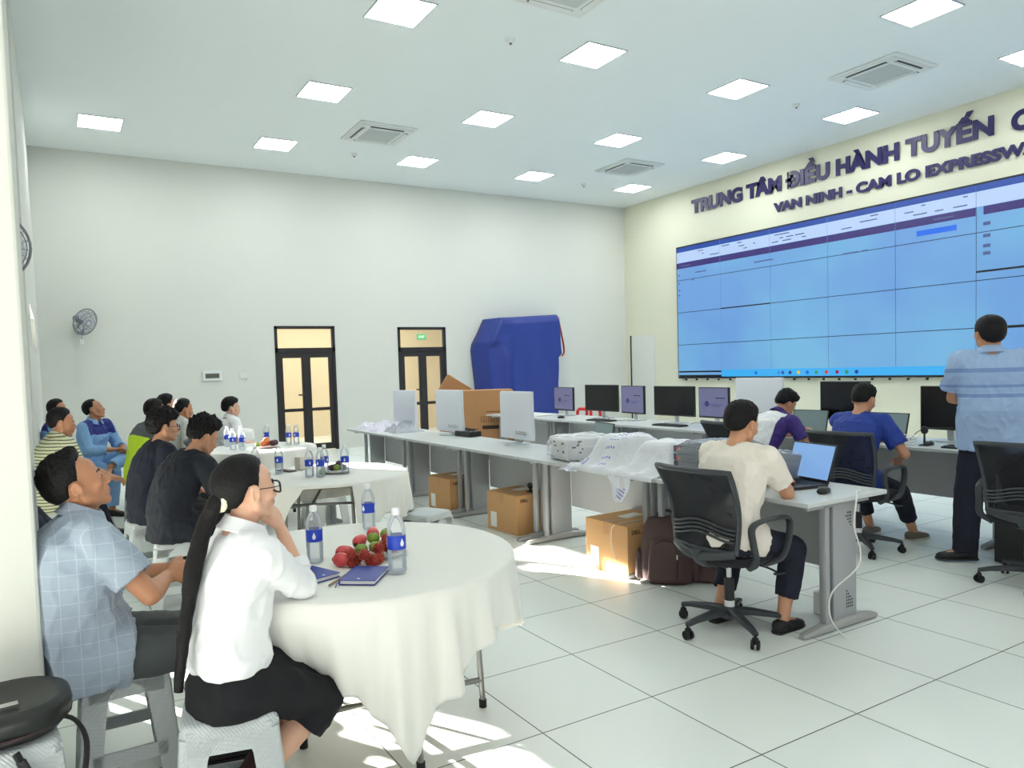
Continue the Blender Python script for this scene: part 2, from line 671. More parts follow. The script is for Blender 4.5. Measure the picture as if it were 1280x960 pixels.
nth = {0: {0: 'first, far left', 1: 'second from the left', 2: 'third from the left, middle', 3: 'fourth from the left', 4: 'last, by the right corner'},
       1: {1: 'first from the left', 2: 'second from the left', 3: 'third from the left', 4: 'last, near the lettered wall'},
       2: {1: 'first from the left', 2: 'second from the left', 3: 'third from the left', 4: 'last, above the lettering'},
       3: {3: 'at the top edge of the view', 4: 'cut by the right frame edge'}}
for k, (u, v) in enumerate(spots):
    o = base if k == 0 else copy_tree(base)
    o.location = (0.777 + u * 2.577, 12.345 - v * 2.539, CZ)
    o['label'] = 'square LED panel, %s, %s' % (rows[v], nth[v][u])

M_ac = mat('ac_plastic', (222, 226, 224), 0.45)
M_acd = mat('ac_slot', (90, 92, 92), 0.6)
def cassette(loc, label):
    t = empty('ceiling_air_conditioner', loc, 0, label, 'air conditioner', 'ceiling cassette air conditioners')
    b = BM()
    H = 0.475
    lathe_pts = []
    box(b, (-H, -H, -0.03), (H, H, 0.0), bev=0.012)
    box(b, (-H + 0.05, -H + 0.05, -0.045), (H - 0.05, H - 0.05, -0.028), bev=0.008)
    obj('panel', b, M_ac, t)
    b = BM(); box(b, (-0.27, -0.27, -0.052), (0.27, 0.27, -0.044), bev=0.003)
    for i in range(17):
        q = -0.24 + i * 0.03
        box(b, (-0.25, q, -0.056), (0.25, q + 0.012, -0.051))
    obj('grille', b, mat('ac_grille', (196, 201, 200), 0.5), t)
    for a in range(4):
        b = BM(); box(b, (-0.28, 0.33, -0.047), (0.28, 0.39, -0.044)); s = obj('air_slot', b, M_acd, t, rot=(0, 0, a * PI / 2))
        b = BM(); box(b, (-0.27, -0.028, -0.004), (0.27, 0.022, 0.002), M=T(0, 0.357, -0.054) @ RX(-28), bev=0.0015); obj('louvre', b, M_ac, t, rot=(0, 0, a * PI / 2))
    return t
cassette((4.68, 11.12, CZ), 'white ceiling cassette air conditioner left of centre, between the first LED rows')
cassette((9.85, 11.05, CZ), 'small-looking ceiling cassette air conditioner nearest the right back corner')
cassette((9.8, 5.97, CZ), 'white ceiling cassette air conditioner above the wall lettering, upper right')
cassette((4.68, 6.05, CZ), 'ceiling cassette air conditioner cut off by the top of the frame')

def detector(loc, label):
    t = empty('smoke_detector', loc, 0, label, 'smoke detector', 'smoke detectors on the ceiling')
    b = BM(); lathe(b, [(0.0, -0.012), (0.055, -0.012), (0.055, 0.0), (0, 0)]); obj('base', b, M_ac, t, True)
    b = BM(); lathe(b, [(0.0, -0.045), (0.03, -0.043), (0.042, -0.03), (0.045, -0.011), (0, -0.011)]); obj('sensor_dome', b, M_ac, t, True)
    b = BM(); lathe(b, [(0.0, -0.062), (0.014, -0.06), (0.014, -0.044), (0, -0.044)], n=12); obj('sensor_tip', b, M_acd, t, True)
detector((4.72, 12.34, CZ), 'small round detector on the ceiling below the left air conditioner')
detector((4.78, 7.34, CZ), 'small round detector on the ceiling, top centre of the view')
detector((9.83, 7.31, CZ), 'small round detector on the ceiling beside the upper right air conditioner')
detector((9.86, 12.48, CZ), 'small round detector on the ceiling near the right back corner')

# ------------------------------------------------------------------ lettering on the right wall
M_let = mat('navy_letters', (30, 22, 84), 0.4)
def lettering(txt, y, z, size, width, label):
    """one raised letter per part; advances follow the built-in font"""
    t = empty('wall_lettering', (RXW - 0.03, y, z), 0, label, 'lettering')
    def mesh_of(w, real=False):
        cu = bpy.data.curves.new('letter', 'FONT')
        cu.body = w
        cu.size = size
        if real:
            cu.extrude = 0.010
            cu.offset = size * 0.052
        o = bpy.data.objects.new('letter', cu)
        COL.objects.link(o)
        bpy.context.view_layer.update()
        me = bpy.data.meshes.new_from_object(o.evaluated_get(bpy.context.evaluated_depsgraph_get()))
        bpy.data.objects.remove(o, do_unlink=True)
        return me
    def xr(me):
        xs = [v.co.x for v in me.vertices]
        return (min(xs), max(xs)) if xs else (0, 0)
    tot = xr(mesh_of(txt))
    k = width / (tot[1] - tot[0])
    for i, c in enumerate(txt):
        if c == ' ':
            continue
        full = xr(mesh_of(txt[:i + 1]))[1]
        own = xr(mesh_of(c))
        me = mesh_of(c, True)
        off = full - own[1] - tot[0]
        for v in me.vertices:
            x = (v.co.x + off) * k
            v.co = V((-v.co.z, -x, v.co.y))
        link('letter', me, M_let, t, False)
    return t
lettering('TRUNG TÂM ĐIỀU HÀNH TUYẾN', 11.72, 4.735, 0.375, 5.95, 'large dark blue raised letters across the right wall, upper line')
lettering('CAO TỐC', 5.50, 4.70, 0.375, 1.65, 'large dark blue raised letters at the cut right end of the upper line')
lettering('VAN NINH - CAM LO EXPRESSWAY', 9.60, 4.335, 0.235, 4.62, 'smaller dark blue raised letters, second line under the large ones')

# ------------------------------------------------------------------ video wall
VW_Y, VW_Z0, VW_Z1, PW, NC = 12.13, 1.16, 4.02, 1.236, 8
PH = (VW_Z1 - VW_Z0) / 4
vw = empty('video_wall', (RXW, VW_Y, VW_Z0), 0, 'big blue lit video wall of joined panels on the right wall', 'video wall')
def scr(name, rgb, e=1.0, grad=None):
    m = mat(name, tuple(x * 0.25 for x in rgb), 0.25, emit=rgb, estr=e * 0.80)
    return m
M_blue = scr('screen_blue', (112, 176, 234), 0.80)
nt = M_blue.node_tree
g = nt.nodes.new('ShaderNodeNewGeometry'); nz = nt.nodes.new('ShaderNodeTexNoise'); nz.inputs['Scale'].default_value = 0.5
cr = nt.nodes.new('ShaderNodeValToRGB')
cr.color_ramp.elements[0].position = 0.35; cr.color_ramp.elements[0].color = lin((112, 164, 226)) + (1,)
cr.color_ramp.elements[1].position = 0.65; cr.color_ramp.elements[1].color = lin((122, 188, 230)) + (1,)
nt.links.new(g.outputs['Position'], nz.inputs['Vector']); nt.links.new(nz.outputs['Fac'], cr.inputs['Fac']); nt.links.new(cr.outputs['Color'], nt.nodes['Principled BSDF'].inputs['Emission Color'])
M_bez = mat('black_bezel', (22, 24, 34), 0.4)
b = BM(); box(b, (-0.10, -NC * PW - 0.03, -0.03), (-0.002, 0.03, 4 * PH + 0.03), bev=0.004); obj('mounting_frame', b, M_bez, vw)
for c in range(NC):
    for r in range(4):
        b = BM(); box(b, (-0.115, -(c + 1) * PW + 0.006, r * PH + 0.006), (-0.1005, -c * PW - 0.006, (r + 1) * PH - 0.006), bev=0.0015)
        o = obj('display_panel', b, M_blue, vw)
def strip(name, y0, y1, z0, z1, m, dx=0.002):
    """interface graphics lit on the panels, cut at the panel joints"""
    b = BM()
    y = y0
    while y < y1 - 1e-6:
        c = math.floor(y / PW + 1e-6)
        e = min(y1, (c + 1) * PW)
        box(b, (-0.115 - dx, -e + 0.004, z0), (-0.1148, -y - 0.004, z1))
        y = e
    return obj(name, b, m, vw)
Hh = 4 * PH
M_top = scr('screen_title', (36, 80, 180), 0.7)
M_tab = scr('screen_tabs', (176, 200, 236), 0.95)
M_pur = scr('screen_header', (60, 46, 128), 0.7)
M_tsk = scr('screen_taskbar', (60, 168, 232), 0.95)
M_ink = scr('screen_ink', (80, 96, 150), 0.8)
M_btn = scr('screen_button', (24, 104, 232), 0.9)
strip('title_bar', 0, NC * PW, Hh - 0.10, Hh - 0.004, M_top)
strip('tool_bar', 0, NC * PW, Hh - 0.33, Hh - 0.104, M_tab)
strip('header_bar', 0.0, 5 * PW, Hh - 0.46, Hh - 0.335, M_pur)
strip('header_bar', 5 * PW + 0.1, NC * PW, Hh - 0.46, Hh - 0.335, M_pur)
strip('button', 4.28 * PW, 4.78 * PW, Hh - 0.62, Hh - 0.535, M_btn)
strip('taskbar', PW, 5 * PW, 0.006, 0.15, M_tsk)
strip('black_band', 0.02, PW, 0.10, 0.135, M_bez)
strip('black_band', 0.02, PW, 0.0, 0.045, M_bez)
strip('black_band', PW, 2 * PW, 2 * PH - 0.012, 2 * PH + 0.012, M_bez)
strip('black_band', 5 * PW, NC * PW, 3 * PH - 0.60, 3 * PH - 0.57, M_bez, 0.003)
strip('black_band', 5 * PW, NC * PW, PH - 0.025, PH + 0.015, M_bez)
b = BM(); rr = random.Random(3)
for k in range(30):
    y = rr.uniform(0.3, 4.9) * PW; w = rr.uniform(0.05, 0.22); z = Hh - rr.choice((0.15, 0.22, 0.28))
    if math.floor(y / PW) == math.floor((y + w) / PW):
        box(b, (-0.118, -y - w, z), (-0.1165, -y, z + 0.018))
for (y, z, w) in ((0.12, Hh - 0.41, 0.28), (0.55, Hh - 0.60, 0.18), (0.75, Hh - 0.60, 0.10), (0.45, Hh - 0.75, .06), (2.1, Hh - 0.60, 0.45), (4.0, Hh - 0.72, 0.3), (4.35, Hh - 0.72, 0.12), (4.5 * PW, Hh - 0.41, 0.3), (6.9, Hh - 0.42, 0.4)):
    box(b, (-0.118, -y - w, z), (-0.1165, -y, z + 0.022))
for z in (0.62, 0.80, 0.95, 1.06):
    box(b, (-0.118, -0.09, Hh - z), (-0.1165, -0.05, Hh - z + 0.03))
    box(b, (-0.118, -5 * PW - 0.20, Hh - z), (-0.1165, -5 * PW - 0.1, Hh - z + 0.05))
obj('screen_text', b, M_ink, vw)
cols = [(30, 120, 230), (60, 150, 210), (50, 90, 200), (30, 60, 140), (230, 200, 60), (40, 110, 220), (60, 160, 110), (220, 60, 70), (150, 40, 90), (30, 150, 90), (40, 60, 150)]
for k, c in enumerate(cols):
    y = (1.82, 2.28, 2.36, 2.50, 2.66, 2.82, 2.98, 3.16, 3.34, 3.50, 3.66)[k] * PW * 0.94
    b = BM(); cyl(b, (-0.1165, -y, 0.075), (-0.1185, -y, 0.075), 0.035, n=16)
    obj('taskbar_icon', b, scr('icon_%s' % ('abcdefghijk'[k]), c, 0.8), vw)
b = BM()
for k in range(30):
    y = 0.15 + k * 0.31
    box(b, (-0.05, -y, -0.075), (-0.002, -y + 0.02, -0.04))
for k in range(8):
    z = 0.2 + k * 0.33
    box(b, (-0.05, 0.045, z), (-0.002, 0.065, z + 0.02))
obj('mounting_clips', b, M_bez, vw)

# ------------------------------------------------------------------ wall fittings
M_grey = mat('fan_grey', (124, 130, 138), 0.4)
M_grey2 = mat('fan_pale', (204, 210, 216), 0.4)
def wall_fan(loc, rz, label, tilt=25, pan=0):
    t = empty('wall_fan', loc, rz, label, 'fan', 'wall fans')
    # local: wall plane at y=0, fan sticks out to -y
    b = BM(); box(b, (-0.05, -0.03, -0.08), (0.05, 0.0, 0.08), bev=0.008); tube(b, [(0, -0.02, 0.0), (0, -0.10, 0.03), (0, -0.16, 0.10)], 0.022)
    obj('bracket', b, M_grey, t, True)
    M = T(0, -0.20, 0.15) @ RZ(pan) @ RX(tilt)
    b = BM(); rcone(b, M @ V((0, 0.10, 0)), M @ V((0, -0.02, 0)), 0.055, 0.065); obj('motor', b, M_grey, t, True)
    b = BM()
    R = 0.22
    for rr_, yy in ((R, -0.10), (R * 0.75, -0.155), (R * 0.5, -0.175), (R * 0.25, -0.18), (R * 0.75, -0.045), (R * 0.45, -0.03)):
        pts = [M @ V((rr_ * math.cos(2 * PI * i / 28), yy, rr_ * math.sin(2 * PI * i / 28))) for i in range(29)]
        tube(b, pts, 0.0045 if rr_ < R else 0.010, 5, smooth=False)
    for i in range(20):
        a = 2 * PI * i / 20
        for s in (-1, 1):
            pts = [M @ V((r_ * math.cos(a), y_, r_ * math.sin(a))) for r_, y_ in ((R, -0.10), (R * .75, -.155 if s < 0 else -.045), (R * .4, -.178 if s < 0 else -.028), (0.03, -.18 if s < 0 else -.025))]
            tube(b, pts, 0.0025, 4, smooth=False)
    obj('guard', b, M_grey, t, True)
    b = BM()
    for k in range(3):
        a0 = 2 * PI * k / 3
        g = []
        for i in range(6):
            rr_ = 0.03 + i * 0.031
            row = []
            for j in range(6):
                a = a0 + (j / 5 - 0.5) * 1.35 * (0.6 + 0.4 * math.sin(PI * min(1, i / 4)))
                row.append(b.verts.new(M @ V((rr_ * math.cos(a), -0.10 + (j / 5 - 0.5) * 0.05, rr_ * math.sin(a)))))
            g.append(row)
        for i in range(5):
            for j in range(5):
                b.faces.new((g[i][j], g[i + 1][j], g[i + 1][j + 1], g[i][j + 1]))
    cyl(b, M @ V((0, -0.13, 0)), M @ V((0, -0.06, 0)), 0.03)
    obj('blades', b, M_grey2, t, True)
    b = BM(); tube(b, [(0.0, -0.12, 0.02), (0.01, -0.13, -0.08), (0.0, -0.125, -0.16)], 0.003, 5); obj('pull_cord', b, M_dark, t)
    b = BM(); box(b, (-0.03, -0.145, -0.24), (0.03, -0.11, -0.16), bev=0.01); obj('cord_weight', b, mat('white_plastic', (232, 234, 232), 0.4), t)
wall_fan((0.42, BY, 2.35), 0, 'grey caged wall fan on the back wall, left of the doors', 20, 40)
wall_fan((-0.54, 6.2, 2.32), rad(90), 'grey caged wall fan half hidden behind the near white pillar', 8, -60)
t = empty('breaker_box', (2.47, BY, 1.52), 0, 'small white breaker box with dark window on the back wall', 'breaker box')
b = BM(); box(b, (-0.17, -0.03, -0.09), (0.17, 0.0, 0.09), bev=0.008); obj('casing', b, M_ac, t)
b = BM(); box(b, (-0.12, -0.034, -0.045), (0.12, -0.029, 0.04), bev=0.002); obj('window', b, mat('smoked', (92, 92, 84), 0.3), t)
t = empty('light_switch', (3.02, BY, 1.5), 0, 'pale switch plate on the back wall beside the breaker box', 'switch')
b = BM(); box(b, (-0.075, -0.012, -0.06), (0.075, 0.0, 0.06), bev=0.005); obj('plate', b, M_wall, t)
for s in (-1, 1):
    b = BM(); box(b, (s * 0.033 - 0.022, -0.018, -0.035), (s * 0.033 + 0.022, -0.011, 0.035), bev=0.003); obj('rocker', b, M_ac, t)
t = empty('exit_sign', (7.92, 16.6, 2.32), 0, 'small green emergency exit sign hanging in the corridor behind the glass', 'sign')
b = BM(); box(b, (-0.12, -0.02, -0.07), (0.12, 0.02, 0.07), bev=0.004); obj('sign_box', b, mat('exit_green', (40, 150, 90), 0.4, emit=(40, 170, 100), estr=0.5), t)
b = BM()
cu = bpy.data.curves.new('exit_text', 'FONT'); cu.body = 'EXIT'; cu.size = 0.08; cu.extrude = 0.002; cu.align_x = 'CENTER'; cu.align_y = 'CENTER'
to = bpy.data.objects.new('exit_text', cu); COL.objects.link(to); bpy.context.view_layer.update()
me = bpy.data.meshes.new_from_object(to.evaluated_get(bpy.context.evaluated_depsgraph_get())); bpy.data.objects.remove(to, do_unlink=True)
b.free(); link('letters', me, mat('sign_white', (240, 250, 240), 0.5, emit=(240, 255, 240), estr=0.6), t, False, loc=(0, -0.022, 0), rot=(PI / 2, 0, 0))
for s in (-1, 1):
    b = BM(); cyl(b, (s * 0.09, 0, 0.07), (s * 0.09, 0, 0.86), 0.005, n=8); obj('hanger', b, M_alu, t)
# ------------------------------------------------------------------ furniture
M_desk = mat('desk_laminate', (206, 210, 209), 0.35, bump=0.02, bscale=200, var=0.015)
M_edge = mat('desk_edge', (188, 192, 192), 0.4)
M_steel = mat('desk_steel', (168, 170, 172), 0.42, 0.25)
M_steelf = mat('desk_foot', (176, 176, 174), 0.4, 0.3)
M_mod = mat('desk_panel', (176, 178, 180), 0.5)
M_black = mat('black_plastic', (26, 27, 29), 0.4)
M_blackr = mat('black_rubber', (18, 18, 19), 0.7)
M_wplast = mat('white_plastic', (232, 234, 232), 0.4)

def desk(length, label, group, depth=0.70):
    """runs along +y from the empty; user side faces -x (x=0 is the user edge)"""
    t = empty('office_desk', (0, 0, 0), 0, label, 'desk', group)
    b = BM(); box(b, (0, 0.003, 0.725), (depth, length - 0.003, 0.75), bev=0.004)
    dt = obj('desktop', b, M_desk, t)
    b = BM(); box(b, (-0.0015, 0.003, 0.7265), (0.0, length - 0.003, 0.7485)); obj('edge_band', b, M_edge, dt)
    for y in (0.075, length - 0.075):
        b = BM()
        secs = []
        for x, w, z in ((0.035, 0.018, 0.010), (0.06, 0.026, 0.014), (0.25, 0.031, 0.026), (0.42, 0.031, 0.030), (0.62, 0.028, 0.02), (0.68, 0.024, 0.013)):
            secs.append(((x, y, z + 0.004), (0, 1, 0), (0, 0, 1), w, z, 4.0))
        loft(b, secs, 16)
        for x in (0.09, 0.62):
            cyl(b, (x, y, 0.0), (x, y, 0.012), 0.016, n=10)
        obj('foot', b, M_steelf, t, True)
        b = BM()
        # curved hollow column panel
        box(b, (0.29, y - 0.017, 0.05), (0.50, y + 0.017, 0.70), bev=0.012)
        box(b, (0.215, y - 0.024, 0.05), (0.255, y + 0.024, 0.70), bev=0.012)
        box(b, (0.08, y - 0.012, 0.69), (0.62, y + 0.012, 0.725), bev=0.003)
        leg = obj('leg', b, M_steel, t, True)
        s = -1 if y < length / 2 else 1
        b = BM()
        for (zc, rows_) in ((0.60, 5), (0.16, 6)):
            for i in range(rows_):
                n = (3, 4, 3, 2, 1, 1)[i] if zc > 0.3 else (1, 2, 3, 4, 4, 4)[i]
                for j in range(n):
                    xx = 0.44 - j * 0.014 if zc > 0.3 else 0.40 + j * 0.016
                    zz = zc + 0.04 - i * 0.018
                    box(b, (xx, y + s * 0.0175 - 0.0008, zz), (xx + 0.008, y + s * 0.0175 + 0.0008, zz + 0.010))
        obj('vent_slots', b, mat('slot_dark', (70, 70, 72), 0.7), leg)
    b = BM(); box(b, (0.50, 0.09, 0.28), (0.518, length - 0.09, 0.715), bev=0.002)
    obj('modesty_panel', b, M_mod, t)
    return t

D1X = 3.36
names1 = ['near end of the left row, under the open laptop', 'second desk of the left row, under the wrapped white packages', 'third of the left row, under the white carton in wrap', 'fourth desk of the left row, carrying a white-covered monitor', 'far end desk of the left row, with crumpled white wrapping on it']
d0 = desk(1.40, 'x', 'grey office desks in the left row')
for k in range(5):
    o = d0 if k == 0 else copy_tree(d0)
    o.location = (D1X, 2.45 + k * 1.402, 0)
    o['label'] = 'grey desk, ' + names1[k]
d2 = desk(1.50, 'x', 'grey office desks in the right row', 0.80)
names2 = ['nearest, beside the standing man', 'where the man in the blue tee sits', 'where the man in the polo leans', 'third from its far end, with dark monitors', 'second from its far end, with a keyboard', 'far end, beside the blue tarpaulin']
for k in range(6):
    o = d2 if k == 0 else copy_tree(d2)
    o.location = (6.05, 1.35 + k * 1.502, 0)
    o['label'] = 'grey desk of the right row, ' + names2[k]

# --- office chair -------------------------------------------------------
M_mesh = film('chair_mesh', (0.45, 0.46, 0.48), 0.60, 0.8, col=(58, 60, 64))
M_frame = mat('chair_frame', (58, 62, 66), 0.45, 0.1)
M_seat = mat('seat_fabric', (30, 31, 36), 0.9, bump=0.3, bscale=300)
M_chrome = mat('chrome', (200, 200, 200), 0.2, 1.0)
def office_chair(loc, rz, label, base_rot=0.0, group='black mesh office chairs'):
    """faces +x"""
    t = empty('office_chair', loc, rz, label, 'office chair', group)
    # star base
    b = BM()
    cyl(b, (0, 0, 0.075), (0, 0, 0.135), 0.045, 0.035, 18)
    for k in range(5):
        a = 2 * PI * k / 5 + base_rot
        c, s = math.cos(a), math.sin(a)
        side = V((-s, c, 0))
        secs = []
        for r, z, w, h in ((0.02, 0.115, 0.030, 0.024), (0.12, 0.112, 0.026, 0.020), (0.24, 0.098, 0.020, 0.015), (0.30, 0.085, 0.016, 0.013)):
            secs.append(((c * r, s * r, z), side, (0, 0, 1), w, h, 3.2))
        loft(b, secs, 14)
    obj('star_base', b, M_frame, t, True)
    for k in range(5):
        a = 2 * PI * k / 5 + base_rot
        c, s = math.cos(a), math.sin(a)
        b = BM()
        p = V((c * 0.295, s * 0.295, 0))
        aa = a + 1.1 + k
        ax = V((math.cos(aa), math.sin(aa), 0))
        for sg in (-1, 1):
            rcone(b, p + ax * sg * 0.008 + V((0, 0, 0.028)), p + ax * sg * 0.022 + V((0, 0, 0.028)), 0.027, 0.024, 16, True, True)
        cyl(b, p + V((0, 0, 0.03)), p + V((0, 0, 0.085)), 0.009, n=10)
        box(b, (p.x - 0.014, p.y - 0.014, 0.045), (p.x + 0.014, p.y + 0.014, 0.066), bev=0.006)
        obj('caster', b, M_blackr, t, True)
    b = BM(); cyl(b, (0, 0, 0.12), (0, 0, 0.30), 0.027); g_ = obj('gas_column', b, M_black, t, True)
    b = BM(); cyl(b, (0, 0, 0.28), (0, 0, 0.40), 0.014); obj('piston', b, M_chrome, g_, True)
    b = BM(); cyl(b, (0, 0, 0.14), (0, 0, 0.175), 0.0275); obj('column_label', b, M_wplast, g_, True)
    b = BM(); box(b, (-0.12, -0.08, 0.385), (0.12, 0.08, 0.42), bev=0.01)
    tube(b, [(0.05, -0.06, 0.40), (0.06, -0.20, 0.39), (0.07, -0.26, 0.375)], 0.006); rcone(b, (0.05, -0.265, 0.37), (0.10, -0.275, 0.37), 0.014, 0.012, asp=0.5)
    obj('tilt_mechanism', b, M_black, t, True)
    b = BM()
    secs = []
    for z, a_, b_ in ((0.415, 0.19, 0.19), (0.422, 0.225, 0.225), (0.445, 0.24, 0.24), (0.468, 0.235, 0.235), (0.48, 0.20, 0.20)):
        secs.append(((0.02, 0, z), (1, 0, 0), (0, 1, 0), a_, b_, 4.0))
    loft(b, secs, 32)
    obj('seat', b, M_seat, t, True)
    # back
    def bk(y, z):   # y -1..1, z 0..1 -> point on the curved back
        w = 0.205 + 0.045 * z
        x = -0.235 - 0.10 * z + 0.05 * math.sin(PI * z) * 0.9 + 0.045 * y * y
        return V((x, y * w, 0.50 + 0.44 * z))
    b = BM()
    N = 14
    g = [[b.verts.new(bk(-1 + 2 * j / N, i / N)) for j in range(N + 1)] for i in range(N + 1)]
    for i in range(N):
        for j in range(N):
            b.faces.new((g[i][j], g[i][j + 1], g[i + 1][j + 1], g[i + 1][j]))
    bmesh.ops.solidify(b, geom=list(b.faces), thickness=0.003)
    obj('back_mesh', b, M_mesh, t, True)
    b = BM()
    loop = [bk(-1, z / 8) for z in range(9)] + [bk(-1 + y / 5, 1) for y in range(1, 10)] + [bk(1, 1 - z / 8) for z in range(9)] + [bk(1 - y / 5, 0) for y in range(1, 10)]
    loop.append(loop[0])
    tube(b, loop, 0.013, 8, smooth=False, asp=1.3)
    tube(b, [bk(-1, 0.0) - V((0.01, 0, 0)), bk(-0.5, 0.0) - V((0.02, 0, 0.02)), bk(0, 0.0) - V((0.02, 0, 0.03)), bk(0.5, 0.0) - V((0.02, 0, 0.02)), bk(1, 0.0) - V((0.01, 0, 0))], 0.024, 8, asp=0.5, side=V((0, 0, 1)))
    tube(b, [(-0.26, 0, 0.50), (-0.22, 0, 0.43), (-0.10, 0, 0.40)], 0.024, 8, asp=1.6, side=V((0, 0, 1)))
    bf = obj('back_frame', b, M_frame, t, True)
    b = BM()
    for zz in (0.20, 0.25, 0.30, 0.35):
        pts = [bk(-0.97 + 1.94 * q / 10, zz + 0.045 * math.cos((q / 10 - 0.5) * 2 * PI) - 0.02) - V((0.014, 0, 0)) for q in range(11)]
        tube(b, pts, 0.007, 6, 3)
    obj('lumbar_bars', b, M_frame, t, True)
    for s in (-1, 1):
        b = BM()
        y = 0.265 * s
        tube(b, [(-0.09, s * 0.20, 0.41), (-0.11, y, 0.46), (-0.13, y, 0.56), (-0.14, y, 0.635), (-0.08, y, 0.665), (0.06, y, 0.67), (0.15, y, 0.66), (0.175, y, 0.61), (0.15, y, 0.52), (0.09, y, 0.45), (0.03, s * 0.20, 0.41)], 0.022, 10, 5, asp=0.55, side=V((0, 1, 0)))
        obj('armrest', b, M_frame, t, True)
    return t
office_chair((3.20, 2.84, 0), rad(2), 'black mesh office chair with the man in the white tee sitting on it', 0.5)
office_chair((5.36, 3.47, 0), rad(6), 'black mesh office chair with the man in the blue tee sitting on it', 0.15)
office_chair((5.36, 2.28, 0), rad(12), 'empty black mesh office chair at the right frame edge, behind the standing man', 0.75)
office_chair((5.55, 4.72, 0), rad(-4), 'black office chair under the man leaning in white and purple polo', 0.3)
office_chair((1.50, 9.95, 0), rad(10), 'black mesh office chair at the back wall between two seated men in pale shirts', 0.2)
office_chair((1.32, 7.0, 0), rad(-20), 'black mesh office chair pushed to the far round table, behind the men in black tees', 0.4)

# --- plastic woven stool ------------------------------------------------
M_stool = mat('stool_grey', (192, 199, 200), 0.5, bump=0.22, bscale=26, kind='plait')
def stool_root(m=M_stool):
    t = empty('plastic_stool', (0, 0, 0), 0, 'x', 'stool', 'grey woven-look plastic stools')
    H = 0.45
    def hw(z):
        return 0.145 + (H - z) / H * 0.035
    b = BM()
    secs = [((0, 0, z), (1, 0, 0), (0, 1, 0), a, a, 7.0) for z, a in ((H - 0.045, hw(H - 0.045) + 0.002), (H - 0.012, 0.147), (H - 0.003, 0.142), (H, 0.132))]
    loft(b, secs, 40)
    obj('seat', b, m, t, True, sharp=50)
    for k in range(4):
        # L-shaped corner leg
        b = BM()
        n = 12
        prev = None
        rows_ = []
        for i in range(n + 1):
            z = (H - 0.04) * i / n
            a = hw(z)
            wl = 0.052 + 0.02 * (i / n) + (0.05 * max(0, (i / n - 0.86) / 0.14) ** 2)
            th = 0.010
            r = 0.018
            pts = [(a, a - r - wl), (a, a - r), (a - r * 0.3, a - r * 0.3), (a - r, a), (a - r - wl, a), (a - r - wl, a - th), (a - th - 0.006, a - th - 0.006), (a - th, a - r - wl)]
            rows_.append([b.verts.new((x, y, z)) for x, y in pts])
        for p, q in zip(rows_[:-1], rows_[1:]):
            bridge(b, p, q)
        b.faces.new(rows_[0]); b.faces.new(rows_[-1])
        obj('leg', b, m, t, True, rot=(0, 0, k * PI / 2), sharp=40)
    for k in range(4):
        for nm, z0, z1 in (('skirt', H - 0.095, H - 0.02), ('side_rail', 0.115, 0.165)):
            b = BM()
            a0, a1 = hw(z0), hw(z1)
            w = 0.125
            lo = [(-w, a0 - 0.010, z0), (w, a0 - 0.010, z0), (w, a0, z0), (-w, a0, z0)]
            hi = [(-w, a1 - 0.010, z1), (w, a1 - 0.010, z1), (w, a1, z1), (-w, a1, z1)]
            vl = [b.verts.new(p) for p in lo]; vh = [b.verts.new(p) for p in hi]
            b.faces.new(vl[::-1]); b.faces.new(vh)
            for i in range(4):
                b.faces.new((vl[i], vl[(i + 1) % 4], vh[(i + 1) % 4], vh[i]))
            obj(nm, b, m, t, rot=(0, 0, k * PI / 2))
    return t
st0 = stool_root()
stools = [
    ((0.17, 3.10), 0, 'woven-look grey plastic stool under the man in the pale check shirt'),
    ((0.44, 2.47), -12, 'woven-look grey plastic stool under the woman in the black skirt'),
    ((-0.20, 2.63), 8, 'grey plastic stool at the bottom left corner with a black bag on it'),
    ((0.66, 5.24), -10, 'grey plastic stool under the man in a black tee nearest the second table'),
    ((0.56, 6.06), 5, 'pale grey plastic stool under the bespectacled man in a black tee'),
    ((-0.11, 7.06), 10, 'grey plastic stool under the man in the striped shirt'),
    ((-0.0, 10.2), 0, 'grey plastic stool under the blue-uniformed man nearest the pillar'),
    ((0.31, 9.50), -20, 'grey plastic stool under the blue-uniformed man with crossed legs'),
    ((0.12, 8.25), 15, 'empty grey plastic stool between crossed-leg man and striped-shirt man'),
    ((0.73, 8.24), 5, 'grey plastic stool under the person in the yellow safety vest'),
    ((1.15, 8.85), 0, 'grey plastic stool under the man in the light grey shirt'),
    ((1.90, 9.40), 0, 'grey plastic stool under the man in white shirt and glasses'),
    ((2.36, 4.98), 25, 'empty grey plastic stool between the front two round tables, its top lit by the sun'),
    ((2.05, 6.45), 10, 'grey plastic stool seen under the second table between its legs'),
    ((1.42, 4.10), -8, 'grey plastic stool under the near left side of the second table'),
]
for k, ((x, y), a, lab) in enumerate(stools):
    o = st0 if k == 0 else copy_tree(st0)
    o.location = (x, y, 0)
    o.rotation_euler = (0, 0, rad(a))
    o['label'] = lab
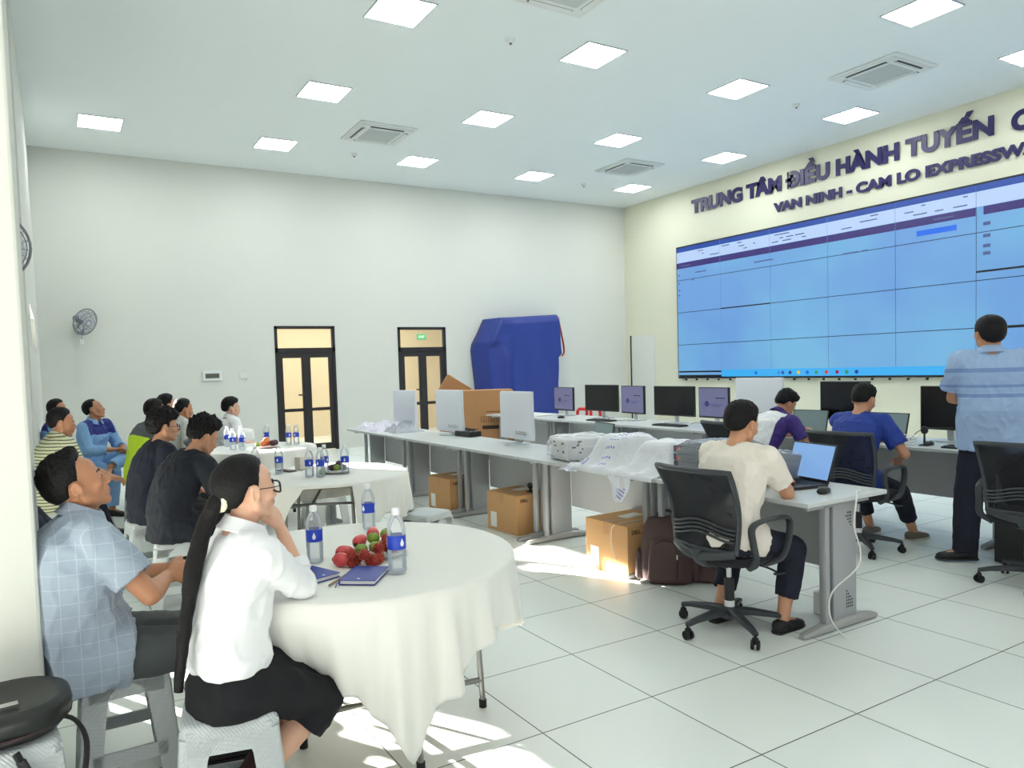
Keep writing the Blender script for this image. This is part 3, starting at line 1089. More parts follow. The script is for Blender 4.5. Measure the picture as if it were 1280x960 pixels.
# small red plastic stool far by the right wall
M_red = mat('red_plastic', (206, 40, 46), 0.4)
t = empty('red_stool', (8.6, 10.9, 0), 0.3, 'small red plastic stool standing behind the far monitors', 'stool')
b = BM(); loft(b, [((0, 0, z), (1, 0, 0), (0, 1, 0), a, a, 6.0) for z, a in ((0.66, 0.17), (0.70, 0.165), (0.71, 0.15))], 28); obj('seat', b, M_red, t, True)
for sx in (-1, 1):
    for sy in (-1, 1):
        b = BM(); rcone(b, (sx * 0.19, sy * 0.19, 0.0), (sx * 0.145, sy * 0.145, 0.67), 0.022, 0.03, 8, True, True); obj('leg', b, M_red, t)
b = BM()
for s in (-1, 1):
    box(b, (-0.16, s * 0.165 - 0.008, 0.35), (0.16, s * 0.165 + 0.008, 0.40)); box(b, (s * 0.165 - 0.008, -0.16, 0.35), (s * 0.165 + 0.008, 0.16, 0.40))
obj('rails', b, M_red, t)

# --- round folding tables with cloths -----------------------------------
M_cloth = mat('tablecloth', (236, 236, 229), 0.85, bump=0.12, bscale=14, var=0.02, sheen=0.2)
M_wood = mat('table_ply', (150, 130, 104), 0.6)
M_leg = mat('table_leg_steel', (138, 138, 134), 0.35, 0.7)
def round_table(cx, cy, R, label, clabel, hem, legs, seed, push=None):
    t = empty('round_table', (cx, cy, 0), 0, label, 'table', 'round folding tables')
    b = BM(); lathe(b, [(0, 0.725), (R - 0.012, 0.725), (R - 0.006, 0.73), (R - 0.006, 0.745), (R - 0.012, 0.75), (0, 0.75)], n=64); obj('tabletop', b, M_wood, t, True)
    for (p, q) in legs:
        p, q = V((p[0], p[1], 0)), V((q[0], q[1], 0))
        for a in (p, q):
            b = BM(); cyl(b, a + V((0, 0, 0.03)), a * 0.93 + V((0, 0, 0.73)), 0.0125, n=12)
            lg = obj('leg', b, M_leg, t, True)
            b = BM(); cyl(b, a, a + V((0, 0, 0.035)), 0.017, n=12); obj('rubber_foot', b, M_blackr, lg, True)
        b = BM(); cyl(b, p + V((0, 0, 0.125)), q + V((0, 0, 0.125)), 0.0125, n=12); obj('crossbar', b, M_leg, t, True)
        m = (p + q) / 2
        b = BM(); cyl(b, (p * 0.4 + q * 0.6) * 0.96 + V((0, 0, 0.60)), m * 0.1 + V((0, 0, 0.72)), 0.009, n=10)
        cyl(b, p * 0.955 + V((0, 0, 0.60)), q * 0.955 + V((0, 0, 0.60)), 0.009, n=10); obj('brace', b, M_leg, t, True)
    # cloth
    rnd = random.Random(seed)
    b = BM()
    NT, NR, ND = 160, 10, 22
    rows_ = []
    c = b.verts.new((cx, cy, 0.7565))
    for i in range(1, NR + 1):
        r = R * i / NR
        rows_.append([b.verts.new((cx + r * math.cos(2 * PI * k / NT), cy + r * math.sin(2 * PI * k / NT), 0.7565 + 0.0012 * noise.noise(V((r * 9, k * 0.06, seed))))) for k in range(NT)])
    rows_.append([b.verts.new((cx + (R + 0.007) * math.cos(2 * PI * k / NT), cy + (R + 0.007) * math.sin(2 * PI * k / NT), 0.751)) for k in range(NT)])
    for i in range(1, ND + 1):
        tt = i / ND
        row = []
        for k in range(NT):
            th = 2 * PI * k / NT
            dg = math.degrees(th)
            zb = hem(dg if dg <= 180 else dg - 360)
            drop = (0.745 - zb)
            z = 0.745 - drop * tt
            d = 0.745 - z
            f = math.sin(th * 21 + 2.2 * noise.noise(V((math.cos(th) * 2, math.sin(th) * 2, seed)))) + 0.8 * math.sin(th * 43 + 1.3 + 3 * noise.noise(V((th * 3, seed, 0))))
            amp = 0.12 * min(1, d / 0.14) * (d + 0.03) * 0.75 + 0.002
            r = R + 0.010 + 0.07 * d + amp * f * (0.6 + 0.6 * noise.noise(V((th * 2.5, seed, 1.7))))
            r = max(r, R + 0.004)
            if push:
                r -= push[2] * math.exp(-((dg if dg <= 180 else dg - 360) - push[0]) ** 2 / push[1] ** 2) * min(1, max(0, d - 0.05) / 0.30) ** 1.3
            row.append(b.verts.new((cx + r * math.cos(th), cy + r * math.sin(th), z)))
        rows_.append(row)
    for k in range(NT):
        b.faces.new((c, rows_[0][k], rows_[0][(k + 1) % NT]))
    for p, q in zip(rows_[:-1], rows_[1:]):
        for k in range(NT):
            b.faces.new((p[k], q[k], q[(k + 1) % NT], p[(k + 1) % NT]))
    cl = obj('tablecloth', b, M_cloth, None, True, sharp=None)
    md = cl.modifiers.new('s', 'SOLIDIFY'); md.thickness = 0.0018; md.offset = -1
    tag(cl, clabel, 'tablecloth', 'white tablecloths')
    return t
def interp(tbl):
    def f(d):
        for (a, za), (b_, zb) in zip(tbl[:-1], tbl[1:]):
            if a <= d <= b_:
                s = (d - a) / (b_ - a)
                s = s * s * (3 - 2 * s)
                return za + (zb - za) * s
        return tbl[0][1]
    return f
T1 = (1.055, 2.885, 0.635)
T2 = (1.74, 5.38, 0.60)
T3 = (1.80, 7.78, 0.575)
hem1 = interp([(-180, 0.55), (-160, 0.52), (-136, 0.50), (-124, 0.40), (-114, 0.40), (-104, 0.31), (-96, 0.185), (-92, 0.30), (-82, 0.40), (-73, 0.49), (-61, 0.55), (-45, 0.52), (-20, 0.40), (0, 0.30), (30, 0.5), (80, 0.45), (120, 0.5), (180, 0.55)])
round_table(T1[0], T1[1], T1[2], 'round steel-legged folding table in front, beside the woman', 'white cloth on the front round table, hanging to a low point', hem1, [((0.525, -0.075), (-0.26, 0.02)), ((0.065, -0.40), (-0.05, 0.42))], 3, (-130, 22, 0.20))
hem2 = interp([(-180, 0.45), (-160, 0.35), (-146, 0.50), (-137, 0.50), (-128, 0.66), (-123, 0.735), (-91, 0.735), (-89, 0.30), (-80, 0.40), (-68, 0.52), (-55, 0.44), (-43, 0.47), (-20, 0.45), (20, 0.5), (90, 0.45), (180, 0.45)])
round_table(T2[0], T2[1], T2[2], 'round steel-legged folding table in the middle, second from the front', 'white cloth on the middle table, pulled aside so the legs show', hem2, [((0.02, -0.52), (-0.42, -0.30)), ((0.42, 0.25), (-0.1, 0.48))], 8)
hem3 = interp([(-180, 0.5), (-90, 0.45), (-60, 0.55), (0, 0.4), (90, 0.5), (180, 0.5)])
round_table(T3[0], T3[1], T3[2], 'farthest round folding table, by the left glazed door', 'white cloth on the farthest round table, glaring in the sun', hem3, [((0.4, -0.2), (-0.4, -0.2)), ((0.4, 0.2), (-0.4, 0.2))], 12)
round_table(1.95, 10.6, 0.42, 'small pale round table behind the bespectacled man in white', 'pale cloth on the small table behind the bespectacled man', lambda d: 0.62, [((0.25, -0.2), (-0.25, -0.2)), ((0.25, 0.2), (-0.25, 0.2))], 15)

# --- monitors -----------------------------------------------------------
M_scrblk = mat('screen_off', (12, 12, 15), 0.18)
M_scrlav = mat('screen_lavender', (60, 62, 84), 0.3, emit=(92, 94, 124), estr=0.75)
M_scrink = mat('screen_ink2', (30, 30, 70), 0.3, emit=(48, 46, 104), estr=0.6)
M_scrdark = mat('screen_text_dark', (16, 16, 24), 0.4)
def monitor(loc, rz, w, h, z0, label, screen='off', group='monitors on the right desk row'):
    """screen faces -x"""
    t = empty('monitor', loc, rz, label, 'monitor', group)
    b = BM(); box(b, (-0.012, -w / 2, z0), (0.022, w / 2, z0 + h), bev=0.004); box(b, (0.02, -w * 0.3, z0 + h * 0.2), (0.05, w * 0.3, z0 + h * 0.75), bev=0.012)
    obj('casing', b, M_black, t)
    b = BM(); box(b, (-0.0135, -w / 2 + 0.010, z0 + 0.02), (-0.0115, w / 2 - 0.010, z0 + h - 0.010))
    s = obj('screen', b, M_scrlav if screen == 'on' else M_scrblk, t)
    if screen == 'on':
        b = BM(); cyl(b, (-0.0145, 0.10, z0 + h * 0.46), (-0.0133, 0.10, z0 + h * 0.46), 0.035, n=18); box(b, (-0.0145, -0.16, z0 + h * 0.44), (-0.0133, 0.16, z0 + h * 0.455)); box(b, (-0.0145, -0.10, z0 + h * 0.38), (-0.0133, 0.02, z0 + h * 0.40))
        obj('screen_logo', b, M_scrink, s)
        b = BM(); box(b, (-0.0146, -0.18, z0 + h * 0.64), (-0.0133, -0.04, z0 + h * 0.67)); obj('screen_text', b, M_scrdark, s)
    b = BM(); box(b, (0.035, -0.03, 0.012), (0.055, 0.03, z0 + h * 0.4), bev=0.006); obj('stand_neck', b, M_alu, t)
    b = BM(); box(b, (-0.07, -0.12, 0.0), (0.13, 0.12, 0.012), bev=0.005); obj('stand_base', b, M_alu, t)
    return t
DZ = 0.7502
monitor((6.62, 8.98, DZ), rad(-4), 0.52, 0.35, 0.08, 'lit monitor in front of the blue tarpaulin, farthest of the row', 'on')
monitor((6.62, 8.10, DZ), rad(2), 0.68, 0.37, 0.10, 'dark wide monitor second from the far end, with a keyboard before it')
monitor((6.62, 7.45, DZ), rad(-6), 0.50, 0.37, 0.09, 'lit lavender monitor between the two dark ones, in front of the pale door', 'on')
monitor((6.62, 6.70, DZ), rad(0), 0.68, 0.37, 0.09, 'dark wide monitor under the left edge of the video wall')
monitor((6.62, 6.06, DZ), rad(-3), 0.47, 0.36, 0.09, 'lit lavender monitor beside the white-covered screen, behind the head of the man in white', 'on')
monitor((6.62, 4.42, DZ), rad(2), 0.50, 0.38, 0.14, 'dark monitor behind the head of the man in the blue tee')
monitor((6.62, 3.46, DZ), rad(0), 0.46, 0.38, 0.10, 'dark monitor beside the elbow of the standing man')
M_cover = mat('foam_cover', (226, 230, 238), 0.7, bump=0.15, bscale=12)
M_print = mat('cover_print', (120, 122, 130), 0.7)
def covered(loc, rz, w, h, z0, label, group='white-covered monitors'):
    t = empty('monitor', loc, rz, label, 'monitor', group)
    b = BM()
    secs = []
    for k, (z, a, d) in enumerate(((z0 - 0.03, 0.50, 0.022), (z0 + 0.03, 0.502, 0.026), (z0 + h * 0.5, 0.492, 0.024), (z0 + h - 0.02, 0.50, 0.020), (z0 + h, 0.495, 0.012))):
        secs.append(((0.003 * math.sin(k * 2), 0.004 * math.sin(k * 3), z), (0, 1, 0), (1, 0, 0), w * a, d, 9.0))
    loft(b, secs, 40)
    cv = obj('foam_cover', b, M_cover, t, True)
    b = BM(); rr = random.Random(5)
    for k in range(6):
        y = -w * 0.36 + k * 0.038
        box(b, (-0.0275, y, z0 + 0.02), (-0.0262, y + 0.022, z0 + 0.026)); box(b, (-0.0275, y, z0 + 0.02), (-0.0262, y + 0.005, z0 + 0.05)); 
        if k % 2: box(b, (-0.0275, y, z0 + 0.044), (-0.0262, y + 0.02, z0 + 0.05))
    obj('printed_mark', b, M_print, cv)
    b = BM(); box(b, (0.03, -0.03, 0.01), (0.05, 0.03, z0 + 0.2), bev=0.006); obj('stand_neck', b, M_alu, t)
    b = BM(); lathe(b, [(0, 0), (0.13, 0), (0.13, 0.006), (0.12, 0.01), (0, 0.012)], n=32); obj('stand_base', b, M_alu, t, True)
    return t
covered((3.93, 6.12, DZ), rad(-3), 0.62, 0.44, 0.08, 'nearest white-covered monitor on the left desk row')
covered((3.93, 7.55, DZ), rad(2), 0.60, 0.45, 0.07, 'middle white-covered monitor on the left desk row, before the brown carton')
covered((3.95, 8.85, DZ), rad(5), 0.58, 0.44, 0.06, 'farthest white-covered monitor on the left desk row, before the second door')
covered((6.62, 5.42, DZ), rad(0), 0.62, 0.42, 0.14, 'white-covered monitor on the right desk row, behind the man in the polo')
def keyboard(loc, rz, label):
    t = empty('keyboard', loc, rz, label, 'keyboard', 'keyboards on the right desk row')
    b = BM(); box(b, (-0.075, -0.22, 0), (0.075, 0.22, 0.016), bev=0.006); obj('casing', b, M_black, t)
    b = BM()
    for i in range(5):
        for j in range(15):
            box(b, (-0.063 + i * 0.025, -0.21 + j * 0.028, 0.015), (-0.043 + i * 0.025, -0.187 + j * 0.028, 0.021))
    obj('keys', b, mat('keys', (40, 41, 44), 0.5), t)
def mouse(loc, rz, label):
    t = empty('computer_mouse', loc, rz, label, 'mouse', 'computer mice')
    b = BM(); secs = [((x, 0, h * 0.55), (0, 1, 0), (0, 0, 1), w, h * 0.55, 2.6) for x, w, h in ((-0.055, 0.012, 0.012), (-0.045, 0.026, 0.024), (-0.01, 0.032, 0.036), (0.03, 0.030, 0.028), (0.052, 0.022, 0.014), (0.058, 0.012, 0.008))]
    loft(b, secs, 18); obj('body', b, M_black, t, True)
    b = BM(); rcone(b, (0.025, -0.003, 0.030), (0.025, 0.003, 0.030), 0.007, 0.007, 10); obj('scroll_wheel', b, M_frame, t, True)
keyboard((6.30, 7.72, DZ), 0.1, 'black keyboard before the second far dark monitor')
keyboard((6.30, 6.45, DZ), 0.05, 'black keyboard before the dark monitor under the video wall corner')
keyboard((6.22, 3.05, DZ), 0.05, 'long black keyboard beside the standing man')
mouse((6.28, 8.60, DZ), 0, 'black mouse near the farthest lit monitor')
mouse((3.70, 2.60, DZ), rad(20), 'black mouse beside the open laptop on the near desk end')
mouse((6.25, 3.42, DZ), rad(10), 'black mouse on the right row beside the coiled white cable')

# --- laptops ------------------------------------------------------------
def laptop(loc, rz, label, w=0.36, d=0.25, ang=108, scr='blue'):
    """user at -x, hinge at +x"""
    t = empty('laptop', loc, rz, label, 'laptop', 'open laptops')
    b = BM(); box(b, (-d / 2, -w / 2, 0.002), (d / 2, w / 2, 0.020), bev=0.005); bs = obj('keyboard_base', b, M_black, t)
    b = BM()
    for i in range(5):
        for j in range(14):
            box(b, (-0.02 + i * 0.023, -0.15 + j * 0.0215, 0.0195), (-0.003 + i * 0.023, -0.133 + j * 0.0215, 0.0215))
    obj('keys', b, mat('keys', (40, 41, 44), 0.5), bs)
    M = T(d / 2 - 0.004, 0, 0.018) @ RY(ang - 90)
    b = BM(); box(b, (-0.001, -w / 2, 0.0), (0.007, w / 2, 0.235), M=M, bev=0.003); lid = obj('lid', b, M_black, t)
    sm = {'blue': mat('laptop_screen', (40, 60, 90), 0.2, emit=(112, 150, 196), estr=0.9), 'dim': mat('laptop_dim', (60, 72, 74), 0.3, emit=(82, 98, 98), estr=0.8)}[scr]
    b = BM(); box(b, (-0.0022, -w / 2 + 0.012, 0.02), (-0.0008, w / 2 - 0.012, 0.226), M=M); obj('screen', b, sm, lid)
    return t
laptop((3.80, 2.90, DZ), rad(-12), 'open black laptop with a blue lit screen on the near desk end')
laptop((6.30, 4.66, DZ), rad(10), 'open laptop with a dim screen by the face of the man in the polo', scr='dim')
laptop((6.32, 3.90, DZ), rad(4), 'open laptop with a dim screen right of the man in the blue tee', scr='dim')
laptop((4.0, 5.10, DZ), rad(-15), 'open black laptop lid peeking over the wrapped packages', 0.40, 0.26, 100, 'dim')
# ------------------------------------------------------------------ cartons, wrapped goods, bags
M_card = mat('cardboard', (204, 158, 108), 0.85, bump=0.05, bscale=60, var=0.03)
M_tape = mat('parcel_tape', (190, 142, 92), 0.35)
M_cink = mat('carton_ink', (60, 42, 30), 0.8)
M_paper = mat('white_paper', (236, 236, 230), 0.7)
M_wire = mat('white_cable', (226, 226, 220), 0.5)
M_bwire = mat('black_cable', (24, 24, 26), 0.5)
def text_part(s, size, m, parent, M, name='lettering', off=0.0):
    cu = bpy.data.curves.new(name, 'FONT'); cu.body = s; cu.size = size; cu.extrude = 0.0006; cu.offset = off; cu.align_x = 'CENTER'; cu.align_y = 'CENTER'
    to = bpy.data.objects.new(name, cu); COL.objects.link(to); bpy.context.view_layer.update()
    me = bpy.data.meshes.new_from_object(to.evaluated_get(bpy.context.evaluated_depsgraph_get())); bpy.data.objects.remove(to, do_unlink=True)
    me.transform(M)
    return link(name, me, m, parent, False)
def carton(loc, rz, sx, sy, sz, label, mark='DELL'):
    """origin at bottom centre"""
    t = empty('cardboard_box', loc, rz, label, 'box', 'brown computer cartons on the floor')
    b = BM(); box(b, (-sx / 2, -sy / 2, 0), (sx / 2, sy / 2, sz), bev=0.004); cb = obj('carton', b, M_card, t)
    b = BM(); box(b, (-sx / 2 - 0.001, -0.028, sz - 0.09), (sx / 2 + 0.001, 0.028, sz + 0.001)); obj('tape', b, M_tape, cb)
    b = BM(); box(b, (-sx * 0.1, -sy * 0.02, sz + 0.0012), (sx * 0.32, sy * 0.2, sz + 0.003), M=RZ(8)); obj('paper_slip', b, M_paper, t)
    b = BM(); box(b, (-sx / 2 - 0.0015, sy * 0.18, 0.03), (-sx / 2 - 0.0004, sy * 0.38, 0.17)); obj('sticker', b, M_paper, t)
    text_part(mark, 0.04, M_cink, t, T(-sx * 0.33, -sy / 2 - 0.0007, sz - 0.05) @ RX(90), off=0.001)
    return t
carton((3.72, 7.02, 0), rad(2), 0.46, 0.48, 0.36, 'brown carton under the left desk row, farthest of the three')
carton((3.725, 5.74, 0), rad(3), 0.48, 0.48, 0.36, 'brown carton under the left desk row, middle one with a webcam on top')
carton((3.64, 4.15, 0), rad(1), 0.48, 0.46, 0.37, 'brown carton nearest the camera, standing beside the brown backpack')
t = empty('webcam', (3.72, 5.60, 0.364), 0.4, 'small black webcam lying on the middle carton', 'webcam', 'black webcams')
b = BM(); ell(b, (0, 0, 0.055), (0.025, 0.03, 0.028)); obj('head', b, M_black, t, True)
b = BM(); rcone(b, (0, 0, 0.008), (0, 0, 0.04), 0.012, 0.008); box(b, (-0.03, -0.03, 0), (0.03, 0.03, 0.008), bev=0.003); obj('clip_base', b, M_black, t, True)
b = BM(); tube(b, [(3.74, 5.60, 0.372), (3.85, 5.55, 0.370), (3.94, 5.53, 0.366), (3.985, 5.52, 0.30)], 0.003, 5); tag(obj('cable', b, M_bwire, None, True), 'thin black cable running from the webcam over the middle carton', 'cable')
def wcable(pts, label, m=M_wire, r=0.0035, name='cable', cat='cable', group=None):
    b = BM(); tube(b, pts, r, 6); return tag(obj(name, b, m, None, True), label, cat, group)
wcable([(3.935, 5.45, 0.30), (3.82, 5.487, 0.27), (3.80, 5.485, 0.2), (3.82, 5.485, 0.10), (3.86, 5.48, 0.06)], 'white cable looped on the face of the middle carton')
wcable([(3.935, 6.74, 0.28), (3.86, 6.765, 0.25), (3.85, 6.765, 0.18), (3.90, 6.76, 0.12)], 'white cable looped on the face of the far carton')
wcable([(3.70, 4.0, 0.375), (3.52, 4.02, 0.376), (3.40, 4.05, 0.36), (3.385, 4.07, 0.30), (3.385, 4.06, 0.2), (3.384, 4.02, 0.12)], 'white cable looped down the front of the nearest carton')
wcable([(3.88, 2.50, 0.76), (3.80, 2.47, 0.765), (3.74, 2.43, 0.74), (3.70, 2.42, 0.60), (3.74, 2.41, 0.45), (3.70, 2.41, 0.36), (3.55, 2.45, 0.25), (3.52, 2.44, 0.12), (3.60, 2.41, 0.01), (3.66, 2.38, 0.006)], 'long white charging cable dropping from the near desk end to the floor', r=0.0045)
b = BM(); box(b, (-0.03, -0.05, 0.0), (0.03, 0.05, 0.14), bev=0.012); o = obj('power_adapter', b, M_wplast, None, True, loc=(3.83, 2.70, 0.0)); tag(o, 'white power adapter block standing behind the near desk leg', 'power adapter')

# large brown cartons behind the left desk row
t = empty('cardboard_box', (6.15, 10.75, 0), rad(-28), 'large brown carton with printed handling symbols, behind the covered monitors', 'box')
b = BM(); box(b, (-0.56, -0.30, 0), (0.56, 0.30, 1.14), bev=0.006); obj('carton', b, mat('cardboard_dark', (178, 130, 88), 0.85, bump=0.05, bscale=60, var=0.03), t)
b = BM()
for k in range(4):
    x = 0.02 + k * 0.125
    for (a, c, d, e) in ((x, x + 0.09, 0.62, 0.626), (x, x + 0.09, 0.704, 0.71), (x, x + 0.006, 0.62, 0.71), (x + 0.084, x + 0.09, 0.62, 0.71)):
        box(b, (a, -0.3015, d), (c, -0.3003, e))
    box(b, (x + 0.03, -0.3015, 0.64), (x + 0.06, -0.3003, 0.648)); box(b, (x + 0.041, -0.3015, 0.648), (x + 0.049, -0.3003, 0.69))
box(b, (0.10, -0.3015, 0.78), (0.36, -0.3003, 0.79)); box(b, (0.04, -0.3015, 0.50), (0.46, -0.3003, 0.56))
obj('printed_symbols', b, M_cink, t)
t = empty('cardboard_box', (5.98, 11.55, 0), rad(-24), 'brown carton tilted up behind the large carton, corner in the air', 'box')
b = BM(); box(b, (-0.24, -0.12, -0.22), (0.24, 0.12, 0.22), M=T(0.10, 0, 1.10) @ RY(33), bev=0.006); obj('carton', b, MATS['cardboard_dark'], t)
b = BM(); box(b, (-0.15, -0.2, 0), (0.35, 0.2, 0.84), bev=0.004); obj('support_carton', b, MATS['cardboard_dark'], t)
b = BM(); box(b, (-0.20, -0.123, 0.19), (-0.14, 0.123, 0.223), M=T(0.10, 0, 1.10) @ RY(33)); obj('tape', b, M_tape, t)

# black tray of cables on the left desk row
t = empty('cable_tray', (3.98, 7.22, DZ), rad(6), 'black low tray with cables on the left desk row, before the large carton', 'tray')
b = BM(); box(b, (-0.08, -0.15, 0), (0.08, 0.15, 0.06), bev=0.008); obj('tray', b, M_black, t)
b = BM()
rr = random.Random(2)
for k in range(5):
    tube(b, [(rr.uniform(-.06, .06), -0.12 + j * 0.06, 0.064 + 0.022 * rr.random()) for j in range(5)], 0.005, 5)
obj('cables', b, M_bwire, t, True)

# crumpled white wrapping on the far end of the left row
M_wrap = film('wrap_white', (0.9, 0.92, 0.95), 0.55, 0.25, 0.6, 30, (232, 232, 242))
def crumple(name, loc, sx, sy, sz, seed, m, label, cat, n=34, sharp=5.0, rz=0):
    b = BM()
    g = []
    for i in range(n + 1):
        row = []
        for j in range(n + 1):
            u, v_ = i / n * 2 - 1, j / n * 2 - 1
            e = max(0.0, 1 - max(abs(u), abs(v_)) ** 3)
            k = noise.fractal(V((u * sharp, v_ * sharp, seed)), 1.0, 2.0, 4)
            k2 = noise.noise(V((u * 3, v_ * 3, seed + 9)))
            z = sz * e * (0.55 + 0.5 * k2 + 0.35 * abs(k)) + 0.002
            rr_ = 1 + 0.18 * noise.noise(V((u * 2, v_ * 2, seed + 3)))
            row.append(b.verts.new((u * sx * rr_, v_ * sy * rr_, max(0.002, z))))
        g.append(row)
    for i in range(n):
        for j in range(n):
            b.faces.new((g[i][j], g[i + 1][j], g[i + 1][j + 1], g[i][j + 1]))
    o = obj(name, b, m, None, False, loc=loc, rot=(0, 0, rz))
    tag(o, label, cat)
    return o
crumple('crumpled_wrapping', (3.68, 8.95, DZ), 0.26, 0.42, 0.13, 4, mat('crumple_white', (222, 220, 232), 0.6), 'crumpled white foam wrapping lying on the far end of the left desk row', 'wrapping')
crumple('plastic_bag', (3.72, 8.42, DZ), 0.20, 0.24, 0.12, 11, film('bag_clear', (0.82, 0.82, 0.86), 0.4, 0.2, 0.6, 30), 'clear crumpled plastic bag with grey things, before the farthest covered monitor', 'bag')

# W1: white carton in clear wrap
M_clear = film('wrap_clear', (1, 1, 1), 0.10, 0.45, 0.4, 14, (252, 253, 255))
M_wbox = mat('white_carton', (244, 246, 248), 0.5)
t = empty('wrapped_carton', (3.66, 4.76, DZ), rad(-8), 'white carton with black print inside clear wrap on the left desk row', 'package')
b = BM(); box(b, (-0.20, -0.15, 0.006), (0.20, 0.15, 0.18), bev=0.02); obj('carton', b, M_wbox, t)
b = BM(); rr = random.Random(4)
for k in range(9):
    z = 0.05 + 0.10 * rr.random(); y = -0.11 + 0.2 * rr.random(); box(b, (-0.202, y, z), (-0.2005, y + 0.012 + 0.022 * rr.random(), z + 0.012))
for k in range(8):
    z = 0.06 + 0.10 * rr.random(); y = -0.17 + 0.12 * rr.random(); box(b, (y, -0.152, z), (y + 0.012 + 0.022 * rr.random(), -0.1505, z + 0.012))
obj('printed_mark', b, M_cink, t)
def wrap_shell(sx, sy, sz, seed, amp, tailx=0.0, n=40):
    b = BM()
    ell(b, (0, 0, 0), (1, 1, 1), nu=n, nv=n // 2)
    for v in b.verts:
        p = v.co.copy()
        q = V([math.copysign(abs(c) ** 0.35, c) for c in p])
        k = noise.fractal(V(p * 3.2 + V((seed, 0, 0))), 1.0, 2.0, 3)
        q = V((q.x * sx, q.y * sy, q.z * sz / 2 + sz / 2)) + V(p) * amp * k
        if p.y > 0.5 or p.y < -0.7:
            q.y += math.copysign(tailx, p.y) * (abs(p.y) - 0.5) * (1 + 0.5 * k)
            q.z *= 0.8
        q.z = max(0.002, q.z)
        v.co = q
    return b
b = wrap_shell(0.225, 0.175, 0.20, 1.0, 0.02, 0.20); obj('clear_wrap', b, M_clear, t, True)

# W2: draped white plastic sheet with purple print, tails over the desk edge
M_sheet = mat('sheet_plastic', (232, 234, 238), 0.35, bump=0.25, bscale=18, trans=0.0, subs=0.0)
M_sprint = mat('sheet_print', (92, 80, 190), 0.5)
M_sprint2 = mat('sheet_print_grey', (120, 124, 160), 0.5)
def sheet(x0, x1, y0, y1, hfun, name, mats, paint, parent, n=(60, 70)):
    b = BM()
    g = []
    for i in range(n[0] + 1):
        row = []
        for j in range(n[1] + 1):
            x = x0 + (x1 - x0) * i / n[0]; y = y0 + (y1 - y0) * j / n[1]
            row.append(b.verts.new(hfun(x, y)))
        g.append(row)
    for i in range(n[0]):
        for j in range(n[1]):
            f = b.faces.new((g[i][j], g[i + 1][j], g[i + 1][j + 1], g[i][j + 1]))
            c = f.calc_center_median()
            f.material_index = paint(x0 + (x1 - x0) * (i + .5) / n[0], y0 + (y1 - y0) * (j + .5) / n[1])
    return obj(name, b, mats, parent, True, sharp=None)
t = empty('plastic_sheet', (0, 0, 0), 0, 'translucent white plastic sheet with purple stripes draped over packages, tail hanging off the desk', 'plastic sheet')
def hump(x, y, cx, cy, sx, sy, h, p=3.5):
    d = (abs((x - cx) / sx) ** p + abs((y - cy) / sy) ** p)
    return h / (1 + (d) ** 2.2)
def h2(x, y):
    nz_ = noise.fractal(V((x * 7, y * 7, 2.2)), 1.0, 2.0, 3)
    # desk edge at 3.36: beyond it the sheet drops
    z = DZ + 0.004 + max(hump(x, y, 3.68, 4.20, 0.22, 0.24, 0.22), hump(x, y, 3.72, 3.82, 0.22, 0.20, 0.20))
    z += 0.014 * (0.5 + nz_) + 0.006 * math.sin(y * 30 + x * 12)
    if x < 3.36:
        d = 3.36 - x
        z = DZ + 0.006 - d * 0.97 + 0.0
        xx = 3.345 - 0.012 * (1 + nz_) - d * 0.06
        return V((xx, y + 0.015 * nz_ - d * 0.08, z))
    return V((x, y, z))
def pw(x, y):
    if (4.12 < y < 4.22 and 3.38 < x < 3.80 and (int(x * 70) % 3 == 0) and int(y * 80) % 2 == 0) or (4.34 < y < 4.46 and 3.36 < x < 3.42 and int(y * 90) % 2):
        return 1
    return 0
b = BM()
M_sh = film('sheet_film', (0.93, 0.94, 0.97), 0.72, 0.3, 0.5, 22, (236, 238, 244))
sheet(3.33, 3.95, 3.60, 4.50, h2, 'sheet', [M_sh, M_sprint], pw, t)
# hanging tails
def tail(xs, ys, z0, z1, w0, w1, seed, name='tail'):
    b = BM(); n = 26; m = 14; g = []
    for i in range(n + 1):
        tt = i / n; row = []
        for j in range(m + 1):
            s = j / m * 2 - 1
            w = w0 + (w1 - w0) * tt
            z = z0 + (z1 - z0) * tt
            x = xs[0] + (xs[1] - xs[0]) * tt - 0.012 - 0.012 * math.sin(s * 5 + seed) * (0.3 + tt)
            y = ys[0] + (ys[1] - ys[0]) * tt + s * w + 0.01 * math.sin(tt * 7 + seed)
            row.append(b.verts.new((x, y, z)))
        g.append(row)
    for i in range(n):
        for j in range(m):
            f = b.faces.new((g[i][j], g[i + 1][j], g[i + 1][j + 1], g[i][j + 1]))
            if i > n * 0.5 and i < n * 0.88 and (i + j) % 3 == 0 and 3 < j < 11:
                f.material_index = 1
            if i > n * 0.25 and i < n * 0.45 and j % 4 == 1:
                f.material_index = 0
    o = obj(name, b, [M_sh, M_sprint], t, True, sharp=None)
tail((3.36, 3.34), (3.92, 3.91), 0.762, 0.555, 0.14, 0.055, 1.0)
tail((3.40, 3.33), (4.40, 4.48), 0.775, 0.715, 0.11, 0.10, 2.0)
